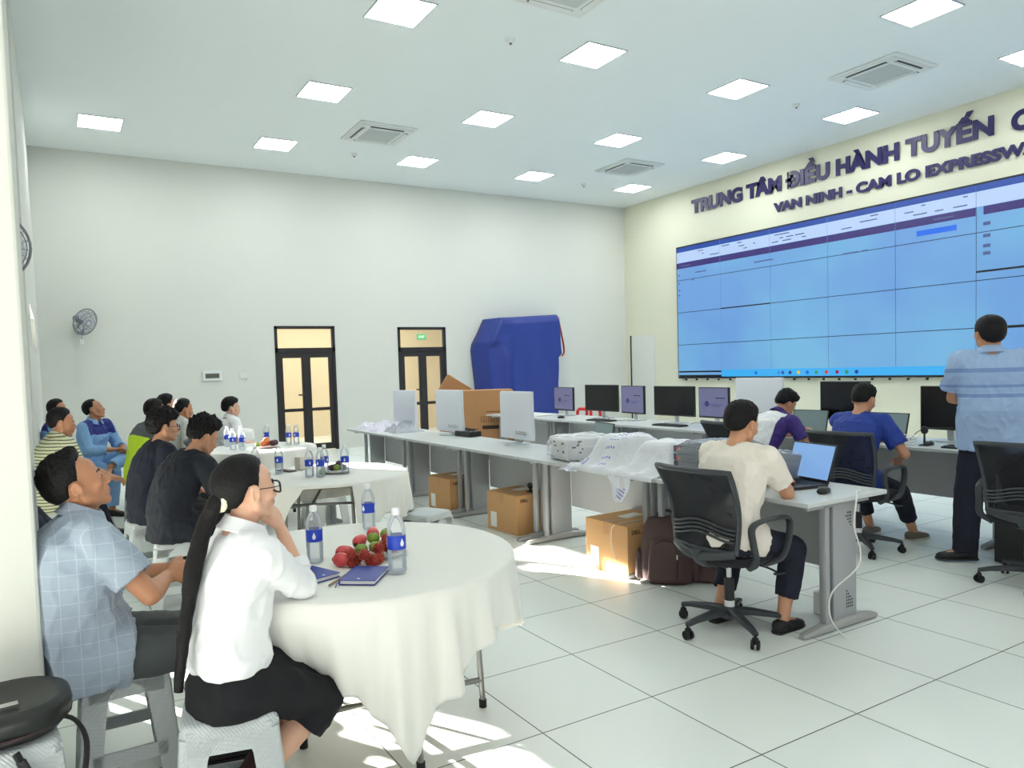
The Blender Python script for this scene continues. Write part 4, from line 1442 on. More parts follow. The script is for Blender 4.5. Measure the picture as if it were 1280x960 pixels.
# W3: dark appliances in clear film
t = empty('wrapped_equipment', (3.74, 3.38, DZ), rad(-3), 'stack of dark devices wrapped in clear film behind the man in the white tee', 'package')
b = BM()
for k in range(4):
    box(b, (-0.20, -0.22, 0.004 + k * 0.052), (0.20, 0.22, 0.050 + k * 0.052), bev=0.006)
obj('devices', b, mat('device_dark', (74, 80, 92), 0.5), t)
for z in (0.02, 0.115, 0.175):
    b = BM()
    box(b, (-0.2015, 0.15, z), (-0.2005, 0.19, z + 0.022))
    obj('red_label', b, mat('label_red', (196, 60, 60), 0.5), t)
b = wrap_shell(0.215, 0.235, 0.235, 5.0, 0.018, 0.02); obj('clear_wrap', b, film('wrap_clear2', (0.95, 0.97, 1.0), 0.2, 0.1, 1.0, 18), t, True)
t = empty('wrapped_equipment', (3.88, 3.06, DZ), rad(-10), 'dark device in clear film between the man in the white tee and the laptop', 'package')
b = BM(); box(b, (-0.15, -0.10, 0.004), (0.15, 0.10, 0.16), bev=0.01); obj('devices', b, MATS['device_dark'], t)
b = wrap_shell(0.165, 0.115, 0.18, 9.0, 0.014, 0.03); obj('clear_wrap', b, MATS['wrap_clear2'], t, True)

# papers at the far end of the right row
b = BM()
for k in range(5):
    box(b, (-0.12, -0.2, k * 0.004), (0.1, 0.18, k * 0.004 + 0.0035), M=RZ(k * 9 - 15))
tag(obj('paper_stack', b, M_paper, None, loc=(6.40, 9.35, DZ)), 'loose white papers beside the farthest lit monitor', 'papers')

# blue tarpaulin over a tall object by the back wall
M_tarp = mat('tarpaulin', (38, 58, 140), 0.5, bump=0.2, bscale=10, var=0.12)
t = empty('tarpaulin', (0, 0, 0), 0, 'dark blue tarpaulin draped over a tall object against the back wall', 'tarpaulin')
b = BM()
outline = [(7.98, 0.06), (7.94, 0.6), (7.90, 1.2), (7.83, 1.9), (7.86, 2.03), (8.0, 2.25), (8.17, 2.57), (8.6, 2.575), (9.2, 2.60), (9.75, 2.66), (9.98, 2.66), (10.02, 2.3), (10.08, 1.75), (9.98, 1.72), (9.97, 1.2), (9.94, 0.6), (9.92, 0.06)]
# front face grid between left and right outline, depth by folds
def lr(z):
    L_ = [(0.0, 7.98), (0.6, 7.94), (1.2, 7.90), (1.9, 7.83), (2.03, 7.86), (2.25, 8.0), (2.57, 8.17), (2.7, 8.22)]
    R_ = [(0.0, 9.92), (0.6, 9.94), (1.2, 9.97), (1.70, 9.98), (1.76, 10.08), (2.3, 10.02), (2.66, 9.98), (2.7, 9.98)]
    def f(tb):
        for (a, x), (c, y) in zip(tb[:-1], tb[1:]):
            if a <= z <= c:
                return x + (y - x) * (z - a) / (c - a)
        return tb[-1][1]
    return f(L_), f(R_)
NX, NZ = 60, 60
def tarp_pt(i, j, back):
    zt_l = 2.56 + 0.10 * (i / NX)
    z = 0.03 + (zt_l - 0.03) * j / NZ
    l, r = lr(min(z, 2.69))
    s = i / NX
    x = l + (r - l) * s
    dep = 0.52 * min(1, (math.sin(PI * min(max(s, 0), 1)) + 0.02) * 4) * (1 if j < NZ - 2 else (0.93 if j < NZ else 0.8))
    d2_ = (s - 0.22 - 0.10 * (1 - z / 2.6)) * 14
    fold = 0.17 * math.exp(-d2_ * d2_) * min(1, max(0, (2.2 - z) * 2)) - 0.12 * math.exp(-((s - 0.30) * 16) ** 2) * min(1, max(0, 2.2 - z))
    fold += 0.035 * math.sin(s * 17 + z * 1.5) * (1 - z / 3.2) + 0.02 * noise.noise(V((x * 3, z * 2, 1)))
    if z > 1.93 and s < 0.28:
        fold += 0.15 * (1 - s / 0.28) * min(1, (z - 1.93) * 8)
    y = BY - 0.02 if back else BY - 0.03 - dep - fold
    return V((x, min(y, BY - 0.02), z))
gf = [[b.verts.new(tarp_pt(i, j, False)) for j in range(NZ + 1)] for i in range(NX + 1)]
gb = [[b.verts.new(tarp_pt(i, j, True)) for j in range(NZ + 1)] for i in range(NX + 1)]
for i in range(NX):
    for j in range(NZ):
        b.faces.new((gf[i][j], gf[i + 1][j], gf[i + 1][j + 1], gf[i][j + 1]))
        b.faces.new((gb[i][j], gb[i][j + 1], gb[i + 1][j + 1], gb[i + 1][j]))
    b.faces.new((gf[i][NZ], gf[i + 1][NZ], gb[i + 1][NZ], gb[i][NZ])); b.faces.new((gf[i][0], gb[i][0], gb[i + 1][0], gf[i + 1][0]))
for j in range(NZ):
    b.faces.new((gf[0][j], gf[0][j + 1], gb[0][j + 1], gb[0][j])); b.faces.new((gf[NX][j], gb[NX][j], gb[NX][j + 1], gf[NX][j + 1]))
obj('sheet', b, M_tarp, t, True, sharp=None)
b = BM(); tube(b, [(10.03, 13.75, 2.6), (10.07, 13.72, 2.3), (10.12, 13.7, 2.0), (10.13, 13.7, 1.8), (10.08, 13.72, 1.72)], 0.03, 8, asp=0.4); obj('red_lining', b, mat('lining_red', (214, 84, 60), 0.6), t, True)

# brown backpack beside the nearest carton
M_bag = mat('bag_brown', (84, 64, 62), 0.7, bump=0.15, bscale=40, var=0.08)
M_bag2 = mat('bag_trim', (52, 38, 38), 0.6)
t = empty('backpack', (3.60, 3.74, 0), rad(44), 'dark brown backpack standing on the floor beside the nearest carton', 'backpack')
b = BM()
secs = []
for z, a, d, dx in ((0.0, 0.15, 0.10, 0), (0.02, 0.175, 0.125, 0), (0.12, 0.18, 0.135, 0), (0.25, 0.172, 0.115, 0.0), (0.38, 0.155, 0.085, 0.012), (0.43, 0.125, 0.06, 0.016), (0.445, 0.08, 0.035, 0.018)):
    secs.append(((dx, 0, z), (0, 1, 0), (1, 0, 0), a, d, 3.2))
loft(b, secs, 32)
obj('body', b, M_bag, t, True)
b = BM()
secs = [((-0.115 + dx, 0, z), (0, 1, 0), (1, 0, 0), a, d, 3.0) for z, a, d, dx in ((0.03, 0.11, 0.03, 0), (0.05, 0.125, 0.045, 0), (0.17, 0.12, 0.045, 0.004), (0.30, 0.10, 0.03, 0.02), (0.32, 0.08, 0.015, 0.03))]
loft(b, secs, 24); fp = obj('front_pocket', b, M_bag, t, True)
b = BM(); tube(b, [(-0.158, -0.07, 0.05), (-0.155, -0.075, 0.20), (-0.13, -0.05, 0.29), (-0.125, 0.02, 0.305), (-0.13, 0.07, 0.28)], 0.004, 6); obj('zip', b, M_bag2, fp, True)
b = BM(); box(b, (-0.168, -0.08, 0.19), (-0.160, -0.068, 0.225), bev=0.002); obj('zip_pull', b, M_chrome, fp)
b = BM()
secs = [((0.0, 0.185, z), (1, 0, 0), (0, 1, 0), a, d, 3.0) for z, a, d in ((0.02, 0.07, 0.015), (0.04, 0.08, 0.03), (0.18, 0.075, 0.025), (0.21, 0.06, 0.01))]
loft(b, secs, 20); obj('side_pocket', b, M_bag, t, True); b = BM(); secs = [((s[0][0], -0.185, s[0][2]), s[1], s[2], s[3], s[4], 3.0) for s in secs]; loft(b, secs, 20)
obj('side_pocket', b, M_bag, t, True)
b = BM(); tube(b, [(0.03, -0.055, 0.435), (0.03, -0.05, 0.47), (0.03, 0.0, 0.485), (0.03, 0.05, 0.47), (0.03, 0.055, 0.435)], 0.009, 8, asp=1.3); obj('handle', b, M_bag2, t, True)
b = BM()
for s in (-1, 1):
    tube(b, [(0.09, s * 0.07, 0.38), (0.14, s * 0.09, 0.28), (0.16, s * 0.10, 0.14), (0.13, s * 0.12, 0.04)], 0.022, 8, asp=0.35, side=V((0, 1, 0)))
obj('shoulder_strap', b, M_bag2, t, True)
# dark pouch lying against it
t = empty('soft_pouch', (3.84, 3.58, 0), rad(-50), 'flat brown pouch lying on the floor behind the chair, against the backpack', 'pouch')
b = BM(); secs = [((0, 0, z), (1, 0, 0), (0, 1, 0), a, d, 2.8) for z, a, d in ((0.0, 0.13, 0.09), (0.02, 0.16, 0.11), (0.09, 0.15, 0.09), (0.14, 0.10, 0.05), (0.15, 0.05, 0.02))]
loft(b, secs, 26); obj('body', b, M_bag, t, True)
b = BM(); tube(b, [(-0.12, -0.06, 0.115), (0, -0.075, 0.125), (0.12, -0.06, 0.115)], 0.004, 6); obj('zip', b, M_bag2, t, True)

# black PC tower under the right row
t = empty('computer_tower', (5.98, 2.62, 0), rad(4), 'black computer tower on the floor beside the standing man', 'computer')
b = BM(); box(b, (-0.22, -0.09, 0.01), (0.22, 0.09, 0.43), bev=0.006); obj('case', b, M_black, t)
b = BM()
box(b, (-0.222, -0.05, 0.30), (-0.2195, 0.0, 0.31)); obj('badge', b, M_chrome, t)
b = BM()
for k in range(3):
    box(b, (-0.223, -0.075, 0.36 - k * 0.03), (-0.219, 0.075, 0.38 - k * 0.03))
obj('drive_bays', b, M_frame, t)
for k, (x, y, lab) in enumerate([(6.10, 4.1, 'small webcam clipped on the right row near the laptops'), (6.22, 3.44, 'small black webcam standing by the coiled white cable on the right row')]):
    if k == 0:
        continue
    t = empty('webcam', (x, y, DZ), 0.2, lab, 'webcam', 'black webcams')
    b = BM(); ell(b, (0, 0, 0.13), (0.02, 0.03, 0.035)); obj('head', b, M_black, t, True)
    b = BM(); rcone(b, (0, 0, 0.01), (0, 0, 0.1), 0.010, 0.007); box(b, (-0.035, -0.035, 0), (0.035, 0.035, 0.01), bev=0.004); obj('clip_base', b, M_black, t, True)
b = BM()
rr = random.Random(9)
for k in range(4):
    pts = [(0.09 * math.cos(a / 3 * PI) * (1 + 0.1 * k), 0.13 * math.sin(a / 3 * PI), 0.006 + 0.02 * k + 0.012 * rr.random()) for a in range(7)]
    tube(b, pts, 0.0045, 6)
tag(obj('cable', b, M_wire, None, True, loc=(6.18, 3.62, DZ)), 'coiled white cable on the right desk row by the man in the blue tee', 'cable')
for k, (pts, lab) in enumerate([
    ([(6.55, 8.0, .755), (6.5, 7.85, .80), (6.45, 7.7, .756), (6.5, 7.5, .756)], 'thin black cable curling beside the second far dark monitor'),
    ([(6.58, 6.4, .755), (6.5, 6.2, .79), (6.45, 6.0, .756), (6.6, 5.85, .756)], 'thin black cable behind the head of the man in the white tee'),
    ([(6.6, 4.0, .756), (6.5, 3.95, .85), (6.55, 4.15, .78), (6.45, 4.2, .756)], 'thin black cable arching between the two dim laptops'),
    ([(6.55, 3.2, .756), (6.5, 3.3, .88), (6.5, 3.6, .86), (6.55, 3.75, .756)], 'thin black cable arching under the monitor by the standing man')]):
    wcable(pts, lab, M_bwire, 0.003, group='black cables on the right row')

# black rounded bag on the stool in the corner
M_leather = mat('black_leather', (30, 33, 32), 0.35, bump=0.05, bscale=40)
t = empty('shoulder_bag', (-0.19, 2.64, 0.45), 0.1, 'black rounded padded bag with hanging straps on the corner stool', 'bag')
b = BM()
secs = [((0.0, 0, z), (1, 0, 0), (0, 1, 0), a, a * 0.9, 2.4) for z, a in ((0.0, 0.12), (0.008, 0.15), (0.04, 0.178), (0.075, 0.186), (0.10, 0.18), (0.108, 0.165), (0.10, 0.14), (0.085, 0.09), (0.08, 0.02))]
loft(b, secs, 40); obj('body', b, M_leather, t, True, sharp=None)
b = BM(); tube(b, [(0.181 * math.cos(a), 0.163 * math.sin(a), 0.045 + 0.01 * math.sin(a)) for a in [i * PI / 10 for i in range(21)]], 0.006, 6, smooth=False); obj('zip', b, M_bag2, t, True)
b = BM(); box(b, (-0.02, -0.018, 0.0835), (0.04, 0.012, 0.0875), bev=0.001, M=T(0.0, -0.02, 0.006)); obj('metal_badge', b, M_chrome, t)
M_strap = mat('strap_black', (24, 25, 28), 0.6)
b = BM()
tube(b, [(0.13, -0.06, 0.04), (0.185, -0.04, 0.0), (0.215, -0.035, -0.08), (0.20, -0.04, -0.20), (0.17, -0.08, -0.28), (0.13, -0.14, -0.26), (0.07, -0.19, -0.12), (0.03, -0.185, -0.02)], 0.014, 8, asp=0.5)
tube(b, [(0.02, -0.17, 0.0), (0.06, -0.20, -0.10), (0.10, -0.205, -0.20), (0.14, -0.205, -0.28), (0.17, -0.18, -0.33)], 0.014, 8, asp=0.5)
obj('strap', b, M_strap, t, True)

# ------------------------------------------------------------------ on the tables
TZ = 0.7595
M_pet = film('pet_plastic', (0.98, 0.99, 1.0), 0.14, 0.15, 0.25, 60, (244, 248, 250))
M_water = film('water', (0.98, 0.99, 1.0), 0.03, 0.02, 0, 1, (215, 230, 238))
M_label = mat('label_blue', (34, 70, 196), 0.35)
M_cap = mat('bottle_cap', (240, 243, 244), 0.4)
def bottle_root():
    t = empty('water_bottle', (0, 0, 0), 0, 'x', 'bottle', 'clear water bottles with blue labels')
    b = BM(); lathe(b, [(0, 0.004), (0.024, 0.0), (0.029, 0.004), (0.031, 0.012), (0.030, 0.03), (0.031, 0.034), (0.030, 0.05), (0.0315, 0.055), (0.0315, 0.075), (0.0305, 0.08), (0.0305, 0.13), (0.0315, 0.135), (0.031, 0.150), (0.027, 0.168), (0.019, 0.185), (0.0125, 0.195), (0.0115, 0.204), (0.0, 0.204)], n=28)
    bd = obj('bottle_body', b, M_pet, t, True)
    b = BM(); lathe(b, [(0.0312, 0.083), (0.0316, 0.084), (0.0316, 0.128), (0.0312, 0.129)], n=28); lb = obj('label', b, M_label, t, True)
    b = BM()
    for a in (0.0, 2.1, 4.2):
        c, s = math.cos(a), math.sin(a)
        u = V((-s, c, 0)); p = V((c, s, 0)) * 0.0320
        pts = [p + u * x + V((0, 0, z)) for x, z in ((0, 0.121), (0.003, 0.114), (0.0065, 0.106), (0.006, 0.098), (0, 0.093), (-0.006, 0.098), (-0.0065, 0.106), (-0.003, 0.114))]
        f1 = [b.verts.new(q) for q in pts]; f2 = [b.verts.new(q + V((c, s, 0)) * 0.0006) for q in pts]
        b.faces.new(f1); b.faces.new(f2)
        bridge(b, f1, f2)
    obj('white_drop', b, M_cap, lb)
    b = BM(); lathe(b, [(0, 0.196), (0.0145, 0.196), (0.0145, 0.214), (0.013, 0.217), (0, 0.217)], n=20); obj('cap', b, M_cap, t, True)
    b = BM(); lathe(b, [(0, 0.006), (0.0285, 0.008), (0.0285, 0.118), (0, 0.118)], n=20); obj('water', b, M_water, bd, True)
    return t
bt = bottle_root()
bots = [
    ((0.862, 2.86), 1.05, 'water bottle standing between the woman and the fruit on the front table'),
    ((1.262, 3.30), 1.0, 'water bottle farthest back on the front table'),
    ((1.07, 2.52), 1.12, 'water bottle nearest the camera on the front table, right of the notebook'),
    ((1.44, 5.60), 1, 'water bottle on the middle table beside the black phone'),
    ((1.27, 5.62), 1, 'water bottle on the middle table half hidden behind the head of the woman'),
    ((1.565, 5.24), 1, 'left bottle of the touching pair on the middle table'),
    ((1.625, 5.17), 1, 'right bottle of the touching pair on the middle table'),
    ((1.715, 5.35), 1, 'water bottle in the centre of the middle table beside the lime'),
    ((1.835, 5.24), 1, 'rightmost water bottle on the middle table, next to the plate of fruit'),
    ((1.95, 8.05), 1, 'water bottle before the frame of the left glazed door'),
    ((2.12, 7.80), 1, 'left bottle of the pair at the right of the farthest table'),
    ((2.19, 7.76), 1, 'right bottle of the pair at the right of the farthest table'),
    ((1.60, 7.62), 1, 'water bottle at the left of the farthest table, front one of the cluster'),
    ((1.53, 7.72), 1, 'water bottle in the left cluster on the farthest table, beside the black chair'),
    ((1.66, 7.95), 1, 'water bottle at the back of the left cluster on the farthest table'),
    ((1.55, 8.10), 1, 'leftmost back water bottle on the farthest table, below the white-shirted man'),
]
for k, ((x, y), s, lab) in enumerate(bots):
    o = bt if k == 0 else copy_tree(bt)
    o.location = (x, y, TZ)
    o.scale = (s, s, s)
    o.rotation_euler = (0, 0, k * 1.3 - 1.9)
    o['label'] = lab

M_plate = mat('plate_white', (238, 238, 236), 0.3)
def plate(x, y, r, label, m=None):
    b = BM(); lathe(b, [(0, 0.0), (r * 0.6, 0.0), (r * 0.72, 0.004), (r, 0.018), (r, 0.021), (r * 0.7, 0.008), (0, 0.005)], n=40)
    return tag(obj('plate', b, m or M_plate, None, True, loc=(x, y, TZ)), label, 'plate', 'fruit plates')
plate(1.12, 2.82, 0.12, 'white plate piled with red and green fruit on the front table')
plate(1.80, 5.33, 0.11, 'white plate of dark fruit on the middle table')
plate(1.86, 7.70, 0.13, 'plate of mixed fruit on the farthest table', mat('plate_pink', (240, 214, 210), 0.4))
M_apple = mat('wax_apple', (216, 78, 78), 0.3, var=0.2, bscale=60, bump=0.02)
M_green = mat('green_fruit', (124, 156, 52), 0.4, var=0.2, bscale=60, bump=0.05)
M_ramb = mat('rambutan_red', (166, 44, 38), 0.6, var=0.45, bscale=160)
M_dkf = mat('dark_fruit', (70, 38, 44), 0.5, var=0.2, bscale=60)
M_stem = mat('stem_brown', (70, 60, 36), 0.7)
def wax_apple():
    t = empty('wax_apple', (0, 0, 0), 0, 'x', 'fruit', 'pinkish red pear-shaped fruit')
    b = BM(); lathe(b, [(0, 0.0), (0.012, -0.001), (0.020, 0.004), (0.0265, 0.015), (0.0275, 0.03), (0.023, 0.05), (0.016, 0.066), (0.008, 0.074), (0, 0.075)], n=20); obj('flesh', b, M_apple, t, True)
    b = BM(); lathe(b, [(0, -0.004), (0.008, -0.006), (0.010, 0.0), (0, 0.002)], n=8); obj('calyx', b, M_stem, t, True)
    return t
def round_fruit(name, m, r, label):
    t = empty(name, (0, 0, 0), 0, label, 'fruit', 'round green fruit')
    b = BM(); ell(b, (0, 0, r * 0.9), (r, r, r * 0.9), nu=20, nv=12); obj('flesh', b, m, t, True)
    b = BM(); lathe(b, [(0, r * 1.74), (0.005, r * 1.76), (0.003, r * 1.84), (0, r * 1.86)], n=8); obj('stem', b, M_stem, t, True)
    return t
def rambutan():
    t = empty('rambutan', (0, 0, 0), 0, 'x', 'fruit', 'dark red rambutans')
    b = BM(); ell(b, (0, 0, 0.021), (0.019, 0.019, 0.021), nu=14, nv=9)
    obj('skin', b, M_ramb, t, True)
    b = BM(); rr = random.Random(3)
    for k in range(60):
        z = 1 - 2 * (k + 0.5) / 60; a = k * 2.4; q = math.sqrt(1 - z * z)
        d = V((q * math.cos(a), q * math.sin(a), z)); p = V((0, 0, 0.021)) + d * 0.0185
        e = p + (d + V((rr.uniform(-.5, .5), rr.uniform(-.5, .5), rr.uniform(-.5, .5)))) * 0.0085
        if e.z < 0.001: e.z = 0.001
        rcone(b, p, e, 0.0016, 0.0005, 4, True, True)
    obj('spines', b, mat('rambutan_spine', (176, 84, 50), 0.6), t, True)
    return t
wa = wax_apple()
was = [((1.035, 2.86, TZ + 0.045), (1.35, 0.3, 2.2), 'pinkish red fruit leaning at the left of the pile on the front plate'),
       ((1.13, 2.91, TZ + 0.05), (1.2, 0.2, 2.7), 'pinkish red fruit at the top of the pile on the front plate'),
       ((0.905, 2.755, TZ + 0.027), (1.57, 0, 0.8), 'red fruit at the left end of the bunch lying on the cloth by the notebook'),
       ((0.945, 2.83, TZ + 0.028), (1.57, 0, 1.9), 'red fruit behind the left end of the bunch lying on the cloth')]
for k, (p, r, lab) in enumerate(was):
    o = wa if k == 0 else copy_tree(wa)
    o.location = p; o.rotation_euler = r; o['label'] = lab
gf_ = round_fruit('green_mandarin', M_green, 0.026, 'x')
gfs = [((1.035, 2.80, TZ + 0.014), 'green fruit at the lower left of the pile on the front plate'), ((1.085, 2.775, TZ + 0.022), 'green fruit in the lower middle of the pile on the front plate'), ((1.10, 2.83, TZ + 0.045), 'green fruit higher in the middle of the pile on the front plate'), ((1.165, 2.85, TZ + 0.05), 'yellowish green fruit at the upper right of the pile on the front plate'),
       ((1.67, 5.27, TZ), 'green lime on the cloth of the middle table'), ((1.79, 5.29, TZ + 0.02), 'green fruit on the plate of the middle table'), ((1.76, 7.66, TZ + 0.012), 'pale green fruit at the left of the plate on the farthest table')]
for k, (p, lab) in enumerate(gfs):
    o = gf_ if k == 0 else copy_tree(gf_)
    o.location = p; o['label'] = lab
rb = rambutan()
rr = random.Random(21)
pos = []
for k in range(12):
    pos.append((0.96 + 0.13 * rr.random(), 2.655 + 0.10 * rr.random(), TZ + (0.0 if k < 8 else 0.03), 'dark red rambutan in the loose bunch lying on the cloth before the plate'))
for k in range(9):
    pos.append((1.11 + 0.09 * rr.random(), 2.76 + 0.09 * rr.random(), TZ + 0.012 + (0.0 if k < 5 else 0.03), 'dark red rambutan at the right of the pile on the front plate'))
for k, (x, y, z, lab) in enumerate(pos):
    o = rb if k == 0 else copy_tree(rb)
    o.location = (x, y, z); o.rotation_euler = (rr.random() * 0.5, rr.random() * 0.5, rr.random() * 6); o['label'] = lab
    o['group'] = 'rambutans lying on the cloth' if k < 12 else 'rambutans on the front plate'
b = BM()
for k in range(6):
    tube(b, [(0.97 + 0.02 * k, 2.68 + 0.01 * k, TZ + 0.045), (0.98 + 0.02 * k, 2.70, TZ + 0.06), (1.0 + 0.015 * k, 2.72 + 0.01 * (k % 3), TZ + 0.055)], 0.0018, 5)
tag(obj('twigs', b, M_stem, None, True), 'brown leafless twigs of the rambutan bunch on the front table', 'twigs')
def plain_fruit(x, y, z, r, m, label, group):
    t = empty('plum', (x, y, z), 0, label, 'fruit', group)
    b = BM(); ell(b, (0, 0, r * 0.9), (r, r, r * 0.9), nu=14, nv=9); obj('flesh', b, m, t, True)
    b = BM(); lathe(b, [(0, r * 1.75), (0.004, r * 1.78), (0, r * 1.9)], n=6); obj('stem', b, M_stem, t)
for k, (dx, dy, dz) in enumerate([(0.03, 0.02, 0.012), (0.05, -0.02, 0.012), (0.0, 0.04, 0.012), (0.02, -0.01, 0.04), (-0.03, 0.01, 0.014)]):
    plain_fruit(1.80 + dx, 5.34 + dy, TZ + dz, 0.028, M_dkf, 'dark purple fruit on the plate of the middle table', 'dark fruit on the middle plate')
M_or = mat('orange_fruit', (214, 120, 70), 0.5)
for k, (dx, dy, dz, m_, nm) in enumerate([(-0.03, 0.0, 0.012, M_or, 'orange'), (0.02, 0.03, 0.014, M_or, 'orange'), (0.06, -0.02, 0.012, M_dkf, 'dark red'), (0.09, 0.0, 0.014, M_dkf, 'dark red'), (0.0, 0.0, 0.045, M_or, 'orange')]):
    plain_fruit(1.86 + dx, 7.70 + dy, TZ + dz, 0.034, m_, nm + ' fruit on the plate of the farthest table', nm + ' fruit on the farthest plate')

# notebooks, pen, phones
M_nb = mat('notebook_blue', (38, 62, 150), 0.45, bump=0.05, bscale=120)
def notebook(loc, rz, w, l, label, ribbon=True):
    t = empty('notebook', loc, rz, label, 'notebook', 'blue notebooks')
    b = BM(); box(b, (-w / 2, -l / 2, 0), (w / 2, l / 2, 0.0025), bev=0.001); box(b, (-w / 2, -l / 2, 0.0145), (w / 2, l / 2, 0.017), bev=0.001); box(b, (-w / 2, -l / 2, 0.0), (-w / 2 + 0.004, l / 2, 0.017), bev=0.001); obj('cover', b, M_nb, t)
    b = BM(); box(b, (-w / 2 + 0.004, -l / 2 + 0.004, 0.0026), (w / 2 - 0.004, l / 2 - 0.004, 0.0144)); obj('pages', b, M_paper, t)
    b = BM(); cyl(b, (w * 0.0, -l * 0.38, 0.0170), (0, -l * 0.38, 0.0174), 0.006, n=12); obj('stamp', b, mat('silver_stamp', (200, 205, 220), 0.3, 0.5), t)
    if ribbon:
        b = BM(); tube(b, [(-w / 2 + 0.01, -l / 2 + 0.01, 0.009), (-w / 2, -l / 2 - 0.012, 0.007), (-w / 2 + 0.002, -l / 2 - 0.04, 0.002)], 0.0025, 6, asp=0.3); obj('ribbon', b, M_nb, t)
notebook((0.945, 2.535, TZ), rad(-38), 0.135, 0.19, 'closed blue notebook with ribbon lying near the edge of the front table')
notebook((0.79, 2.66, TZ), rad(20), 0.12, 0.17, 'blue notebook tucked beside the elbow of the woman', False)
b = BM(); rcone(b, (0.80, 2.50, TZ + 0.005), (0.90, 2.60, TZ + 0.005), 0.004, 0.004, 8); tag(obj('pen', b, mat('pen_brown', (150, 120, 90), 0.4), None, True), 'slim brown pen lying by the elbow of the woman', 'pen')
def phone(loc, rz, label):
    t = empty('phone', loc, rz, label, 'phone', 'phones lying on tables')
    b = BM(); box(b, (-0.037, -0.078, 0), (0.037, 0.078, 0.008), bev=0.003); obj('case', b, M_black, t)
    b = BM(); box(b, (-0.034, -0.074, 0.0078), (0.034, 0.074, 0.0086)); obj('screen', b, M_scrblk, t)
phone((1.52, 5.70, TZ), 0.4, 'black phone beside the bottles on the middle table')
phone((0.73, 2.66, TZ), 1.2, 'black phone under the arm of the woman on the front table')
b = BM(); box(b, (-0.05, -0.04, 0), (0.05, 0.04, 0.10), bev=0.006); o = obj('tissue_box', b, mat('box_beige', (226, 218, 204), 0.7), None, loc=(1.66, 6.55 - 0.82, TZ), rot=(0, 0, 0.3)); tag(o, 'small beige paper box on the middle table between bottles', 'box')
# ------------------------------------------------------------------ people
SKINS = {
    'tan': mat('skin_tan', (206, 152, 118), 0.5, bump=0.05, bscale=220, var=0.05, subs=0.08),
    'dark': mat('skin_dark', (190, 134, 100), 0.5, bump=0.05, bscale=220, var=0.05, subs=0.08),
    'fair': mat('skin_fair', (226, 178, 150), 0.5, bump=0.04, bscale=220, var=0.04, subs=0.08)}
M_lip = mat('lips', (168, 100, 88), 0.45)
M_hair = mat('hair_black', (14, 12, 13), 0.55, bump=0.4, bscale=130, spec=0.25)
M_eye = mat('eye_white', (226, 222, 214), 0.2)
M_iris = mat('eye_dark', (34, 24, 20), 0.15)
M_shoe = mat('shoe_black', (26, 26, 28), 0.5)
M_sole = mat('shoe_sole', (200, 196, 180), 0.6)

PEOPLE = []
def ax(a):
    return V((math.sin(rad(a)), 0, math.cos(rad(a))))

def ik(a, b, l1, l2, pole):
    d = b - a
    L = d.length
    mx = (l1 + l2) * 0.998
    if L > mx:
        b = a + d * (mx / L); d = b - a; L = mx
    if L < abs(l1 - l2) + 0.02:
        L = abs(l1 - l2) + 0.02
    dn = d.normalized()
    x = (L * L + l1 * l1 - l2 * l2) / (2 * L)
    h = math.sqrt(max(0.0, l1 * l1 - x * x))
    p = pole - dn * pole.dot(dn)
    if p.length < 1e-5:
        p = V((0, 0, 1))
    p.normalize()
    return a + dn * x + p * h, b

def hand(bm, W, d, n, ts, curl=0.35, s=1.0, fat=1.0, spread=0.0):
    """W wrist, d hand direction, n palm normal, ts thumb side (+1/-1 of d x n)"""
    d = d.normalized(); n = (n - d * n.dot(d)).normalized()
    side = d.cross(n).normalized() * ts
    loft(bm, [(W - d * 0.015 * s, side, n, 0.025 * s, 0.019 * s), (W + d * 0.02 * s, side, n, 0.030 * s, 0.017 * s), (W + d * 0.055 * s, side, n, 0.040 * s, 0.0155 * s, 2.6), (W + d * 0.088 * s, side, n, 0.040 * s, 0.012 * s, 2.8), (W + d * 0.096 * s, side, n, 0.034 * s, 0.008 * s, 2.8)], 18)
    fl = [(0.030, (0.040, 0.025, 0.020)), (0.0105, (0.044, 0.028, 0.021)), (-0.0095, (0.041, 0.026, 0.020)), (-0.0285, (0.032, 0.020, 0.018))]
    for k, (o, ls) in enumerate(fl):
        p = W + d * (0.086 - (0.006 if k == 3 else 0)) * s + side * o * s
        ang = 0.15 + curl * 0.5
        base = (d + side * (spread * (1.5 - k) * 0.10)).normalized()
        r = 0.0093 * s * fat * (0.92 if k == 3 else 1)
        for j, l in enumerate(ls):
            dd = base * math.cos(ang) + n * math.sin(ang)
            q = p + dd * l * s
            rcone(bm, p, q, r, r * 0.92, 10)
            p = q; r *= 0.92
            ang += curl * (1.0 + 0.12 * k)
    p = W + d * 0.022 * s + side * 0.024 * s
    dd = (d * 0.75 + side * 0.62 + n * (0.15 + 0.3 * curl)).normalized()
    q = p + dd * 0.042 * s
    rcone(bm, p, q, 0.0135 * s, 0.0105 * s, 10)
    dd2 = (d * 0.95 + side * 0.10 + n * (0.15 + 0.5 * curl)).normalized()
    q2 = q + dd2 * 0.030 * s
    rcone(bm, q, q2, 0.0105 * s, 0.0098 * s, 10)
    rcone(bm, q2, q2 + (dd2 + n * 0.2).normalized() * 0.022 * s, 0.0098 * s, 0.0085 * s, 10)

